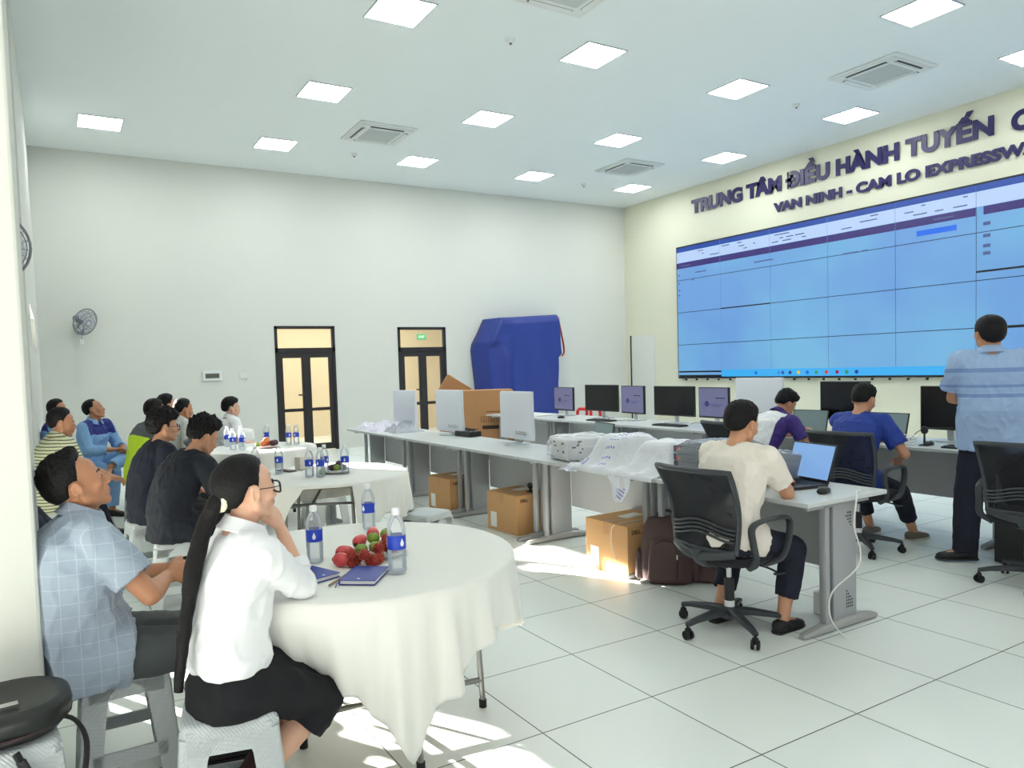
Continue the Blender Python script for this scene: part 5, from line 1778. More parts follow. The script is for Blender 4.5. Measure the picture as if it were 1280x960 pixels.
def head_shapes(bm, Rh, hc, s, female=False):
    def P(x, y, z):
        return hc + Rh @ V((x * s, y * s, z * s))
    def E(x, y, z, a, b, c, M=None):
        ell(bm, P(x, y, z), (a * s, b * s, c * s), (Rh @ M) if M is not None else Rh, 20, 14)
    def C(p, q, r0, r1):
        rcone(bm, P(*p), P(*q), r0 * s, r1 * s, 12)
    E(-0.014, 0, 0.036, 0.097, 0.077, 0.084)
    E(0.018, 0, 0.012, 0.072, 0.068, 0.080)
    E(0.022, 0, -0.036, 0.062, 0.056, 0.066)
    jw = 0.050 if female else 0.056
    for sg in (-1, 1):
        C((0.060, sg * 0.014, -0.092), (0.004, sg * jw, -0.056), 0.018, 0.019)
        C((0.004, sg * jw, -0.056), (-0.004, sg * 0.062, -0.012), 0.019, 0.018)
        E(0.054, sg * 0.038, -0.022, 0.026, 0.024, 0.024)
        E(0.074, sg * 0.031, 0.0045, 0.0125, 0.018, 0.0095)
        # ear
        M = Matrix.Rotation(rad(-18) * 1, 3, 'Y') @ Matrix.Rotation(rad(sg * 22), 3, 'Z')
        E(-0.010, sg * 0.083, -0.002, 0.0175, 0.0065, 0.030, M)
        E(-0.004, sg * 0.079, -0.022, 0.010, 0.007, 0.012, M)
        for k in range(6):
            a0, a1 = rad(-60 + k * 45), rad(-60 + (k + 1) * 45)
            C((-0.012 - 0.017 * math.cos(a0) * 1.0, sg * 0.0885, 0.0 + 0.027 * math.sin(a0)), (-0.012 - 0.017 * math.cos(a1), sg * 0.0885, 0.0 + 0.027 * math.sin(a1)), 0.0045, 0.0045)
        E(0.097, sg * 0.012, -0.036, 0.010, 0.008, 0.008)
        C((0.079, sg * 0.010, 0.021), (0.066, sg * 0.042, 0.019), 0.0115, 0.010)
    E(0.066, 0, -0.094, 0.020, 0.022, 0.018)
    E(0.066, 0, -0.060, 0.026, 0.032, 0.028)
    C((0.080, 0, 0.018), (0.104, 0, -0.028), 0.0085, 0.0115)
    E(0.105, 0, -0.031, 0.011, 0.011, 0.009)
    E(0.088, 0, -0.057, 0.009, 0.022, 0.0062)
    E(0.086, 0, -0.067, 0.009, 0.018, 0.0065)
    # brow/forehead fill
    E(0.050, 0, 0.045, 0.036, 0.052, 0.042)

def hair_mesh(name, Rh, hc, s, st, m, parent):
    na, ne = 108, 66
    b = BM()
    c0 = V((-0.014, 0, 0.034))
    hl = st.get('line', {})
    front = hl.get('front', 34); temple = hl.get('temple', 14); burn = hl.get('burn', -24); nape = hl.get('nape', -50) - 6
    tbl = [(0, front), (30, front - 2), (48, temple + 10), (60, temple), (70, hl.get('side', 2)), (76, burn), (82, burn), (86, -6), (100, -8), (108, -22), (118, -42), (140, nape + 2), (180, nape)]
    def line(a):
        a = abs(a)
        for (p, x), (q, y) in zip(tbl[:-1], tbl[1:]):
            if p <= a <= q:
                return x + (y - x) * (a - p) / (q - p)
        return tbl[-1][1]
    top = st.get('top', 0.024); side = st.get('side', 0.010); back = st.get('back', 0.016)
    mess = st.get('mess', 0.25)
    fr = st.get('fringe', 0.0)
    sd = st.get('seed', 1)
    rows = []
    for j in range(1, ne):
        el = 90 - 172 * j / ne
        row = []
        for i in range(na):
            az = -180 + 360 * i / na
            d = V((math.cos(rad(az)) * math.cos(rad(el)), math.sin(rad(az)) * math.cos(rad(el)), math.sin(rad(el))))
            lo = 0.086 if d.z > 0 else 0.098
            e = 1 / math.sqrt((d.x / (0.098 if d.x < 0 else 0.092)) ** 2 + (d.y / 0.0775) ** 2 + (d.z / lo) ** 2)
            l = line(az) + 5 * mess * noise.noise(V((az * 0.12, sd * 3.3, 0)))
            k = min(1.0, max(0.0, (el - l + 3.0) / 6.0))
            k = k * k * (3 - 2 * k)
            up = min(1, max(0, (el - 5) / 45))
            bk = min(1, max(0, (abs(az) - 110) / 50))
            t = side + (top - side) * up + (back - side) * bk * (1 - up)
            n1 = noise.noise(V((az * 0.16, el * 0.02, sd)))
            n2 = noise.noise(V((d.y * 26 + d.x * 3, d.x * 8, d.z * 8 + sd)))
            t *= 1 + mess * (0.7 * n1 + 0.9 * n2)
            if fr and abs(az) < 58 and el > l - 2:
                t += fr * (1 - abs(az) / 58) * max(0, 1 - abs(el - l - 12) / 26) * (1 + 0.5 * n1)
            # taper near the hair line
            t *= 0.35 + 0.65 * min(1, max(0, (el - l) / 18))
            r = (e + t) * k + e * 0.80 * (1 - k)
            row.append(b.verts.new(hc + Rh @ ((c0 + d * r) * s)))
        rows.append(row)
    tp = b.verts.new(hc + Rh @ ((c0 + V((0, 0, 0.086 + top))) * s))
    bt_ = b.verts.new(hc + Rh @ ((c0 + V((0, 0, -0.06))) * s))
    for i in range(na):
        k = (i + 1) % na
        b.faces.new((tp, rows[0][i], rows[0][k]))
        b.faces.new((bt_, rows[-1][k], rows[-1][i]))
    for p, q in zip(rows[:-1], rows[1:]):
        for i in range(na):
            k = (i + 1) % na
            b.faces.new((p[i], q[i], q[k], p[k]))
    return obj(name, b, m, parent, True, sharp=None)

def wrinkle(amp, f=9.0, seed=0.0):
    def d(co, n):
        k = noise.noise(V((co.x * f + seed, co.y * f, co.z * f * 0.55)))
        k2 = 1 - abs(noise.noise(V((co.x * f * 1.7 + 5, co.y * f * 1.7, co.z * f * 1.1 + seed)))) * 2
        return amp * (0.9 * k + 0.6 * max(0, k2) ** 2 - 0.3)
    return d

def human(loc, yaw, label, sp):
    t = empty('person', (loc[0], loc[1], 0), rad(yaw), label, 'person')
    s = sp.get('s', 0.96)
    vox = sp.get('vox', 0.0075)
    fem = sp.get('female', False)
    Rin = Matrix.Rotation(-rad(yaw), 3, 'Z')
    def W(p):
        return Rin @ V((p[0] - loc[0], p[1] - loc[1], p[2]))
    seat = sp.get('seat')
    zh = (seat + 0.085) if seat is not None else 0.93 * s
    a0, a1, a2 = sp.get('lean', (5, 10, 14))
    U0, U1, U2 = ax(a0), ax(a1), ax(a2)
    pel = V((0, 0, zh))
    waist = pel + U0 * 0.165 * s
    chest = waist + U1 * 0.185 * s
    c7 = chest + U2 * 0.165 * s
    tw = rad(sp.get('twist', 0))
    def fr(a, k=0.0):
        U = ax(a)
        L = V((-math.sin(tw * k), math.cos(tw * k), 0))
        F = L.cross(U).normalized()
        L = U.cross(F).normalized()
        return U, L, F
    U2, L2, F2 = fr(a2, 1.0)
    _, L1, F1 = fr(a1, 0.5)
    _, L0, F0 = fr(a0, 0.0)
    sw = (0.148 if fem else 0.172) * s * sp.get('broad', 1.0)
    bulk = sp.get('bulk', 1.0) * (0.86 if fem else 1.0)
    SH = {1: c7 - U2 * 0.052 * s + L2 * sw + F2 * 0.004, -1: c7 - U2 * 0.052 * s - L2 * sw + F2 * 0.004}
    for k_ in (1, -1):
        SH[k_] = SH[k_] + F2 * sp.get('round', 0.02)
    # head
    hy, hp, hr = sp.get('head', (0, 0, 0))
    Rh = Matrix.Rotation(rad(hy), 3, 'Z') @ Matrix.Rotation(rad(-hp), 3, 'Y') @ Matrix.Rotation(rad(hr), 3, 'X')
    na = sp.get('neck', a2 * 0.6 + 8)
    nd = ax(na)
    hs = s * sp.get('hs', 1.0)
    hc = c7 + U2 * 0.006 + nd * sp.get('nk', 0.074) * s + Rh @ V((0.022, 0, 0.042)) * hs
    PEOPLE.append((label, t, hc.copy()))
    # arms
    ual, fal = 0.285 * s * (0.94 if fem else 1), 0.25 * s * (0.94 if fem else 1)
    arms = {}
    for key, sg in (('R', -1), ('L', 1)):
        a = sp.get('arm' + key, {})
        w = a.get('w')
        w = W(w) if w is not None else SH[sg] + V((0.05, sg * 0.06, -0.5))
        pole = V(a.get('pole', (-0.3, sg * 0.5, -0.8)))
        e, w = ik(SH[sg], w, ual, fal, pole)
        fd = (w - e).normalized()
        hd = V(a['hd']) if 'hd' in a else fd
        hn = V(a.get('hn', (0, 0, -1)))
        arms[sg] = (SH[sg], e, w, hd, hn, a.get('curl', 0.35), a.get('spread', 0.0))
    # legs
    th, sk = 0.425 * s * sp.get('thk', 1.0), 0.40 * s
    legs = {}
    for key, sg in (('R', -1), ('L', 1)):
        l = sp.get('leg' + key, {})
        hip = pel + L0 * sg * 0.092 * s - U0 * 0.01
        f = l.get('f')
        f = W((f[0], f[1], f[2] if len(f) > 2 else 0.0)) if f is not None else V((0.42 * s, sg * 0.11, 0))
        an = f + V((0, 0, 0.085 * s))
        kn, an2 = ik(hip, an, th, sk, V(l.get('pole', (0.7, sg * 0.12, 0.8))))
        if (an2 - an).length > 0.001:
            f = f + (an2 - an)
        toe = rad(l.get('toe', sg * 8))
        tp = rad(l.get('tip', 0))
        td = V((math.cos(toe) * math.cos(tp), math.sin(toe) * math.cos(tp), -math.sin(tp)))
        legs[sg] = (hip, kn, an2, td, f)
    # ---- body
    b = BM()
    B = bulk
    def torso(bm, t0, t1, start=-0.08, loose=1.0, hem=None, top=True, neck=True):
        secs = []
        def S(c, L, F, a, d, dx=0.0, ex=2.3):
            secs.append((c + F * dx, L, F, a, d, ex))
        hb = (1.02 if fem else 0.97)
        fl_ = 0.012 if start < -0.09 else 0.0
        S(pel + U0 * start * s, L0, F0, ((0.165 if start < 0 else 0.150) * hb * B) * s + t0 * (1.0 if start < 0 else 1.8) + fl_, ((0.118 if start < 0 else 0.105) * B) * s + t0 * (1.0 if start < 0 else 1.8) + fl_)
        if start < 0:
            S(pel + U0 * 0.0 * s, L0, F0, (0.172 * hb * B) * s + t0, (0.122 * B) * s + t0)
        S(pel + U0 * 0.085 * s, L0, F0, (0.155 * B) * s + t0 * loose, (0.112 * B) * s + t0 * loose)
        S(waist, (L0 + L1).normalized(), (F0 + F1).normalized(), ((0.128 if fem else 0.148) * B) * s + t0 * loose, (0.102 * B) * s + t0 * loose)
        S(waist + U1 * 0.095 * s, L1, F1, ((0.135 if fem else 0.156) * B) * s + t0 * loose, (0.108 * B) * s + t0 * loose, 0.004)
        S(chest, (L1 + L2).normalized(), (F1 + F2).normalized(), ((0.150 if fem else 0.172) * B) * s + t0, (0.116 * B) * s + t0, 0.008)
        S(chest + U2 * 0.08 * s, L2, F2, ((0.150 if fem else 0.172) * B) * s + t1, (0.100 * B) * s + t1, 0.006)
        S(c7 - U2 * 0.045 * s, L2, F2, (0.135) * s + t1, 0.074 * s + t1, 0.004)
        S(c7 - U2 * 0.008 * s, L2, F2, 0.085 * s + t1, 0.060 * s + t1 * 0.8, 0.006)
        if neck:
            S(c7 + U2 * 0.022 * s, L2, F2, 0.058 * s + t1 * 0.5, 0.056 * s + t1 * 0.5, 0.010)
        loft(bm, secs, 30)
        for sg in (-1, 1):
            # shoulder cap / trapezius
            rcone(bm, c7 - U2 * 0.035 * s + L2 * sg * 0.05 * s, SH[sg], 0.050 * s + t1 * 0.8, 0.052 * s + t1, 16)
            rcone(bm, SH[sg] - L2 * sg * 0.03, chest + L2 * sg * 0.09 * s, 0.055 * s + t1, 0.075 * s + t1, 16)
    torso(b, -0.004, -0.004)
    rcone(b, c7 - U2 * 0.03, hc + Rh @ V((-0.012, 0, -0.05)) * hs, 0.056 * s * (0.86 if fem else 1), 0.050 * s * (0.86 if fem else 1), 18)
    rcone(b, c7 + nd * 0.03 * s + F2 * 0.01, hc + Rh @ V((0.012, 0, -0.075)) * hs, 0.048 * s * (0.86 if fem else 1), 0.040 * s, 16)
    head_shapes(b, Rh, hc, hs, fem)
    fat = sp.get('fat', 1.0)
    for sg in (-1, 1):
        S_, e, w, hd, hn, curl, spr = arms[sg]
        q = 0.86 if fem else 1.0
        rcone(b, S_, e, 0.047 * s * q * B, 0.038 * s * q, 16)
        m_ = e + (w - e) * 0.28
        rcone(b, e, m_, 0.038 * s * q, 0.041 * s * q, 16)
        rcone(b, m_, w, 0.041 * s * q, 0.0255 * s * q, 16)
        side = hd.cross(hn)
        ts = 1 if side.dot(V((0, -sg, 0)) + V((0, 0, 0.6))) > 0 else -1
        if 'ts' in sp.get('armR' if sg < 0 else 'armL', {}):
            ts = sp['armR' if sg < 0 else 'armL']['ts']
        hand(b, w, hd, hn, ts, curl, s * (0.92 if fem else 1.0), fat, spr)
    for sg in (-1, 1):
        hip, kn, an, td, f = legs[sg]
        rcone(b, hip, kn, 0.080 * s * B, 0.054 * s, 16)
        c_ = kn + (an - kn) * 0.3 + V((-0.008, 0, 0))
        rcone(b, kn, c_, 0.052 * s, 0.053 * s, 16)
        rcone(b, c_, an, 0.053 * s, 0.034 * s, 16)
        rcone(b, an - V((0, 0, 0.03 * s)), an + td * 0.10 * s - V((0, 0, 0.048 * s)), 0.032 * s, 0.026 * s, 12)
        rcone(b, an - td * 0.025 * s - V((0, 0, 0.045 * s)), an + td * 0.02 * s - V((0, 0, 0.05 * s)), 0.028 * s, 0.028 * s, 12)
        rcone(b, an + td * 0.09 * s - V((0, 0, 0.058 * s)), an + td * 0.155 * s - V((0, 0, 0.064 * s)), 0.026 * s, 0.018 * s, 12, asp=1.0)
    Rhi = Rh.transposed()
    def paint(c, n):
        p = Rhi @ (c - hc) / hs
        if p.x > 0.078 and ((p.z + 0.062) / 0.0105) ** 2 + (p.y / 0.023) ** 2 < 1:
            return 1
        return 0
    skin = SKINS[sp.get('skin', 'tan')]
    body = fuse('body', b, vox, sp.get('sm', 3), [skin, M_lip], t, paint if vox < 0.009 else None)
    if vox >= 0.009:
        pass
    # ---- face parts
    def P(x, y, z):
        return hc + Rh @ V((x * hs, y * hs, z * hs))
    for sg in (-1, 1):
        b = BM(); ell(b, P(0.0785, sg * 0.031, 0.001), (0.0075 * hs, 0.0105 * hs, 0.0046 * hs), Rh, 14, 10)
        ey = obj('eye', b, M_eye, t, True, sharp=None)
        b = BM(); ell(b, P(0.0855, sg * 0.031, 0.001), (0.0035 * hs, 0.0048 * hs, 0.0045 * hs), Rh, 12, 8)
        obj('iris', b, M_iris, ey, True, sharp=None)
        b = BM()
        tube(b, [P(0.0895, sg * 0.012, 0.020), P(0.087, sg * 0.028, 0.026), P(0.0745, sg * 0.046, 0.022)], lambda q: (0.0042 - 0.002 * q) * hs, 6, 4, asp=0.7)
        obj('eyebrow', b, M_hair, t, True, sharp=None)
    st = sp.get('hair', {})
    hm = M_hair
    hair = hair_mesh('hair', Rh, hc, hs, st, hm, t)
    # ---- top garment
    tp_ = sp['top']
    g = tp_.get('loose', 0.018)
    b = BM()
    hem = tp_.get('hem', -0.12)
    torso(b, g, g * 0.75, start=hem, neck=False, loose=tp_.get('waist', 1.1))
    if tp_.get('hemz') is not None:
        pass
    if hem < -0.05 and seat is not None:
        for sg in (-1, 1):
            hip, kn = legs[sg][0], legs[sg][1]
            q_ = hip + (kn - hip).normalized() * tp_.get('lap', 0.13)
            rcone(b, hip + V((0, 0, 0.01)), q_ + V((0, 0, 0.008)), 0.096 * s * B + g, 0.090 * s * B + g, 20, False, True)
        mid_ = (legs[1][1] + legs[-1][1]) / 2 - pel
        rcone(b, pel + V((0, 0, 0.03)), pel + mid_.normalized() * tp_.get('lap', 0.13) + V((0, 0, 0.03)), 0.10 * s * B + g, 0.085 * s * B + g, 20, False, True)
    sl = tp_.get('sleeve', 0.62)
    for sg in (-1, 1):
        S_, e, w = arms[sg][:3]
        q = 0.88 if fem else 1.0
        if sl <= 1.0:
            p = S_ + (e - S_) * sl
            rcone(b, S_, p, (0.055 * s * q + g * 0.9), (0.046 * s * q + g * tp_.get('slv', 1.35)), 20, False, True, dish=0.02)
        else:
            rcone(b, S_, e, (0.054 * s * q + g * 0.9), (0.042 * s * q + g * 1.1), 20)
            p = e + (w - e) * (sl - 1.0)
            rcone(b, e, p, (0.042 * s * q + g * 1.1), ((0.042 - 0.013 * (sl - 1)) * s * q + g * 0.8), 20, False, True, dish=0.015)
    pt = tp_.get('paint')
    ctx = dict(pel=pel, waist=waist, chest=chest, c7=c7, U2=U2, L2=L2, F2=F2, SH=SH, arms=arms, s=s, L0=L0)
    shirt = fuse('top_garment', b, max(vox, 0.009) * 1.0, 4, tp_['mats'], t, (lambda c, n: pt(c, n, ctx)) if pt else None, wrinkle(tp_.get('wr', 0.006) * 1.6, 10.0, loc[0] * 3))
    if tp_.get('collar'):
        b = BM()
        cc = c7 + U2 * 0.018 * s + F2 * 0.012
        n = 28
        rows_ = []
        for (r_, z_) in ((0.066, -0.012), (0.063, 0.030), (0.067, 0.034), (0.080, 0.006), (0.092, -0.012), (0.086, -0.016), (0.074, -0.002)):
            row = []
            for i in range(n + 1):
                a = rad(22 + (360 - 44) * i / n)
                zz = z_ - 0.030 * (0.5 + 0.5 * math.cos(a)) ** 1.5
                rr_ = r_ * (1 + 0.10 * max(0, math.cos(a)))
                row.append(b.verts.new(cc + F2 * (rr_ * math.cos(a) * s) + L2 * (rr_ * math.sin(a) * s * 1.02) + U2 * (zz * s)))
            rows_.append(row)
        N_ = len(rows_)
        for k in range(N_):
            p, q = rows_[k], rows_[(k + 1) % N_]
            for i in range(n):
                b.faces.new((p[i], p[i + 1], q[i + 1], q[i]))
        b.faces.new([r_[0] for r_ in rows_]); b.faces.new([r_[-1] for r_ in rows_])
        obj('collar', b, tp_['collar'] if not isinstance(tp_['collar'], bool) else tp_['mats'][0], t, True)
    # ---- trousers or skirt
    bt = sp['bottom']
    if bt['kind'] == 'trousers':
        b = BM()
        gg = bt.get('loose', 0.014)
        loft(b, [(pel - U0 * 0.085 * s, L0, F0, 0.165 * s * B + gg, 0.12 * s * B + gg, 2.4), (pel, L0, F0, 0.170 * s * B + gg * .3, 0.120 * s * B + gg * .3, 2.3), (pel + U0 * 0.05 * s, L0, F0, 0.145 * s * B, 0.100 * s * B, 2.2), (pel + U0 * 0.09 * s, L0, F0, 0.12 * s * B, 0.08 * s * B, 2.2)], 28)
        for sg in (-1, 1):
            hip, kn, an, td, f = legs[sg]
            rcone(b, hip, kn, (0.088 if seat is not None else 0.074) * s * B + gg * (1.0 if seat is not None else 0.3), 0.060 * s + gg, 20)
            ln = bt.get('len', 0.93)
            p = kn + (an - kn) * ln
            rcone(b, kn, p, 0.060 * s + gg, bt.get('cuff', 0.048) * s + gg, 20, False, True, dish=0.02)
        fuse('trousers', b, max(vox, 0.009), 4, [bt['mat']], t, None, wrinkle(bt.get('wr', 0.006), 8.0, loc[1] * 3))
    else:
        b = BM()
        hipm = pel
        kL, kR = legs[1][1], legs[-1][1]
        for sg in (-1, 1):
            hip, kn, an, td, f = legs[sg]
            rcone(b, hip, kn, 0.10 * s, 0.078 * s, 20)
            rcone(b, kn, kn + (an - kn) * 0.30, 0.082 * s, 0.092 * s, 20, False, True)
        rcone(b, pel + V((0.10, 0, -0.01)), (kL + kR) / 2, 0.10 * s, 0.075 * s, 20, side=V((0, 1, 0)))
        loft(b, [(pel - U0 * 0.10 * s, L0, F0, 0.180 * s, 0.140 * s, 2.4), (pel - U0 * 0.02, L0, F0, 0.180 * s, 0.134 * s, 2.3), (pel + U0 * 0.06 * s, L0, F0, 0.145 * s, 0.105 * s, 2.2), (pel + U0 * 0.12 * s, L0, F0, 0.115 * s, 0.085 * s, 2.2)], 30)
        fl = bt.get('flare')
        fuse('skirt', b, 0.009, 5, [bt['mat']], t, None, wrinkle(0.008, 7.0, 2.0))
    # ---- shoes
    sh = sp.get('shoes', {})
    for sg in (-1, 1):
        hip, kn, an, td, f = legs[sg]
        tdn = td.normalized()
        sd = V((-tdn.y, tdn.x, 0)).normalized()
        up = sd.cross(tdn) * -1
        if up.z < 0:
            up = -up
        g0 = an - up * 0.085 * s
        b = BM()
        secs = []
        high = sh.get('high', 0.0)
        for x, w_, h_ in ((-0.072, 0.022, 0.030), (-0.062, 0.034, 0.036), (-0.02, 0.038, 0.037), (0.03, 0.038, 0.034), (0.08, 0.044, 0.028), (0.13, 0.045, 0.023), (0.165, 0.036, 0.019), (0.182, 0.018, 0.013)):
            secs.append((g0 + tdn * x * s + up * (h_ + 0.004) * s, sd, up, w_ * s, h_ * s, 2.8))
        loft(b, secs, 20)
        if high:
            rcone(b, g0 + tdn * -0.015 * s + up * 0.05 * s, an + (kn - an).normalized() * high, 0.043 * s, 0.046 * s, 18, False, True, dish=0.02)
        so = fuse('shoe', b, 0.007 if vox < 0.009 else 0.010, 2, [sh.get('mat', M_shoe)], t)
        b = BM()
        secs = []
        for x, w_ in ((-0.076, 0.024), (-0.064, 0.037), (0.0, 0.038), (0.08, 0.047), (0.13, 0.048), (0.168, 0.038), (0.186, 0.018)):
            secs.append((g0 + tdn * x * s + up * 0.008 * s, sd, up, w_ * s, 0.008 * s, 4.0))
        loft(b, secs, 16)
        obj('sole', b, sh.get('sole', M_shoe), so, True)
    # ---- glasses
    if sp.get('glasses'):
        gm = M_black if sp['glasses'] == 'black' else M_alu
        b = BM()
        for sg in (-1, 1):
            pts = [P(0.100 - 0.004 * abs(math.cos(a)), sg * 0.033 + 0.029 * math.copysign(abs(math.cos(a)) ** 0.6, math.cos(a)), -0.002 + 0.020 * math.copysign(abs(math.sin(a)) ** 0.6, math.sin(a))) for a in [i * 2 * PI / 28 for i in range(29)]]
            tube(b, pts, (0.0034 if sp['glasses'] == 'black' else 0.0014) * hs, 6, smooth=False)
            tube(b, [P(0.098, sg * 0.059, 0.004), P(0.06, sg * 0.077, 0.006), P(-0.005, sg * 0.084, 0.010), P(-0.028, sg * 0.083, -0.006)], 0.0018 * hs, 6)
        tube(b, [P(0.101, -0.008, 0.003), P(0.104, 0, 0.006), P(0.101, 0.008, 0.003)], 0.0016 * hs, 6)
        obj('glasses', b, gm, t, True)
    return t, dict(hc=hc, Rh=Rh, hs=hs, P=P, arms=arms, legs=legs, c7=c7, ctx=ctx)

def shader_pattern(name, base, fn):
    m = mat(name, base, 0.8, bump=0.1, bscale=150)
    nt = m.node_tree
    tc = nt.nodes.new('ShaderNodeTexCoord')
    sp = nt.nodes.new('ShaderNodeSeparateXYZ')
    nt.links.new(tc.outputs['Object'], sp.inputs[0])
    fn(nt, sp, nt.nodes['Principled BSDF'])
    return m
def mnode(nt, op, a, b=None):
    n = nt.nodes.new('ShaderNodeMath'); n.operation = op
    for i, x in enumerate((a, b)):
        if x is None: continue
        if isinstance(x, (int, float)): n.inputs[i].default_value = x
        else: nt.links.new(x, n.inputs[i])
    return n.outputs[0]
def mixc(nt, f, c1, c2):
    n = nt.nodes.new('ShaderNodeMix'); n.data_type = 'RGBA'
    nt.links.new(f, n.inputs['Factor'])
    for k, c in (('A', c1), ('B', c2)):
        if isinstance(c, tuple): n.inputs[k].default_value = lin(c) + (1,)
        else: nt.links.new(c, n.inputs[k])
    return n.outputs['Result']
def stripes(nt, coord, period, duty, off=0.0):
    f = mnode(nt, 'FRACT', mnode(nt, 'DIVIDE', mnode(nt, 'ADD', coord, 10.0 + off), period))
    return mnode(nt, 'LESS_THAN', f, duty)
def _check(nt, sp, b):
    tn = nt.nodes.new('ShaderNodeTexCoord'); ns_ = nt.nodes.new('ShaderNodeSeparateXYZ'); nt.links.new(tn.outputs['Normal'], ns_.inputs[0])
    def msk(a): return mnode(nt, 'LESS_THAN', mnode(nt, 'ABSOLUTE', ns_.outputs[a]), 0.78)
    def st_(a, p, d): return mnode(nt, 'MULTIPLY', stripes(nt, sp.outputs[a], p, d), msk(a))
    f = mnode(nt, 'MAXIMUM', st_('Z', 0.050, 0.06), mnode(nt, 'MAXIMUM', st_('X', 0.055, 0.06), st_('Y', 0.060, 0.06)))
    nt.links.new(mixc(nt, mnode(nt, 'MULTIPLY', f, 0.42), (160, 174, 190), (206, 212, 222)), b.inputs['Base Color'])
M_check = shader_pattern('shirt_check', (164, 178, 194), _check)
def _stripe(nt, sp, b):
    f = stripes(nt, sp.outputs['Z'], 0.026, 0.35)
    nt.links.new(mixc(nt, f, (214, 214, 178), (96, 104, 84)), b.inputs['Base Color'])
M_stripe = shader_pattern('shirt_stripe', (214, 214, 178), _stripe)
def _bands(nt, sp, b):
    z = sp.outputs['Z']
    def band(z0, w):
        return mnode(nt, 'LESS_THAN', mnode(nt, 'ABSOLUTE', mnode(nt, 'SUBTRACT', z, z0)), w / 2)
    f = mnode(nt, 'MAXIMUM', band(1.385, 0.03), mnode(nt, 'MAXIMUM', band(1.21, 0.026), band(1.275, 0.02)))
    f2 = mnode(nt, 'MULTIPLY', mnode(nt, 'MAXIMUM', band(1.30, 0.14), band(1.08, 0.05)), 0.30)
    c = mixc(nt, f2, (160, 186, 222), (124, 150, 196))
    nt.links.new(mixc(nt, mnode(nt, 'MULTIPLY', f, 0.75), c, (104, 132, 190)), b.inputs['Base Color'])
M_bands = shader_pattern('shirt_bands', (160, 186, 222), _bands)
M_tee_k = mat('tee_black', (20, 25, 36), 0.85, bump=0.15, bscale=25)
M_tee_k2 = mat('tee_navy', (19, 25, 42), 0.85, bump=0.15, bscale=25)
M_white = mat('shirt_white', (238, 240, 242), 0.75, bump=0.2, bscale=16, sheen=0.2)
M_cream = mat('tee_cream', (236, 228, 216), 0.8, bump=0.2, bscale=16)
M_purple = mat('polo_purple', (64, 44, 124), 0.75)
M_blue = mat('tee_blue', (34, 62, 150), 0.75, bump=0.2, bscale=16)
M_uni = mat('uniform_light', (132, 176, 222), 0.8, bump=0.2, bscale=16)
M_uni2 = mat('uniform_navy', (40, 48, 124), 0.8)
M_vest = mat('vest_yellow', (222, 255, 60), 0.7, bump=0.2, bscale=14)
M_grey = mat('shirt_grey', (96, 100, 104), 0.85)
M_lgrey = mat('shirt_lightgrey', (206, 208, 204), 0.8, bump=0.2, bscale=16)
M_pk = mat('trousers_black', (20, 21, 28), 0.85, bump=0.15, bscale=20)
M_pn = mat('trousers_navy', (22, 25, 42), 0.85, bump=0.15, bscale=20)
M_pg = mat('trousers_grey', (78, 84, 86), 0.85, bump=0.15, bscale=20)
M_skirt = mat('skirt_black', (15, 15, 21), 0.9, bump=0.1, bscale=20)
M_boot = mat('boot_brown', (66, 40, 36), 0.6)
M_sneak = mat('sneaker_grey', (110, 104, 94), 0.8)
M_bluejean = mat('jeans_blue', (58, 76, 112), 0.85)
short = {'front': 36, 'temple': 18, 'burn': -20, 'nape': -44}
# man in the pale check shirt, foreground left
def ch(v): return v
_, I = human((0.06, 3.07), 4, 'person in a pale blue-grey check shirt on a stool, hands clasped, looking up', dict(
    s=0.98, vox=0.0055, seat=0.44, lean=(-14, -2, 12), neck=-4, nk=0.058, head=(2, 22, 0), skin='dark', bulk=1.14, round=0.04,
    armR=dict(w=(0.335, 3.06, 0.745), pole=(0.5, -0.9, -1.0), hd=(0.9, 0.30, 0.10), hn=(0, 1, -0.3), curl=0.45, ts=1),
    armL=dict(w=(0.345, 3.17, 0.75), pole=(0.4, 0.3, -1), hd=(0.85, -0.6, 0.0), hn=(-0.2, -1, -0.3), curl=0.5, ts=1),
    legR=dict(f=(0.50, 2.99), pole=(0.7, -0.1, 0.8)), legL=dict(f=(0.55, 3.22), pole=(0.7, 0.2, 0.8)),
    hair=dict(line=dict(front=44, temple=30, burn=-6, nape=-40, side=10), top=0.022, side=0.006, back=0.006, mess=0.35, seed=2, fringe=0.014),
    top=dict(mats=[M_check], loose=0.022, sleeve=0.72, hem=-0.10, collar=True, waist=1.6, wr=0.008, slv=1.5),
    bottom=dict(kind='trousers', mat=M_pg), shoes=dict(mat=M_shoe)))

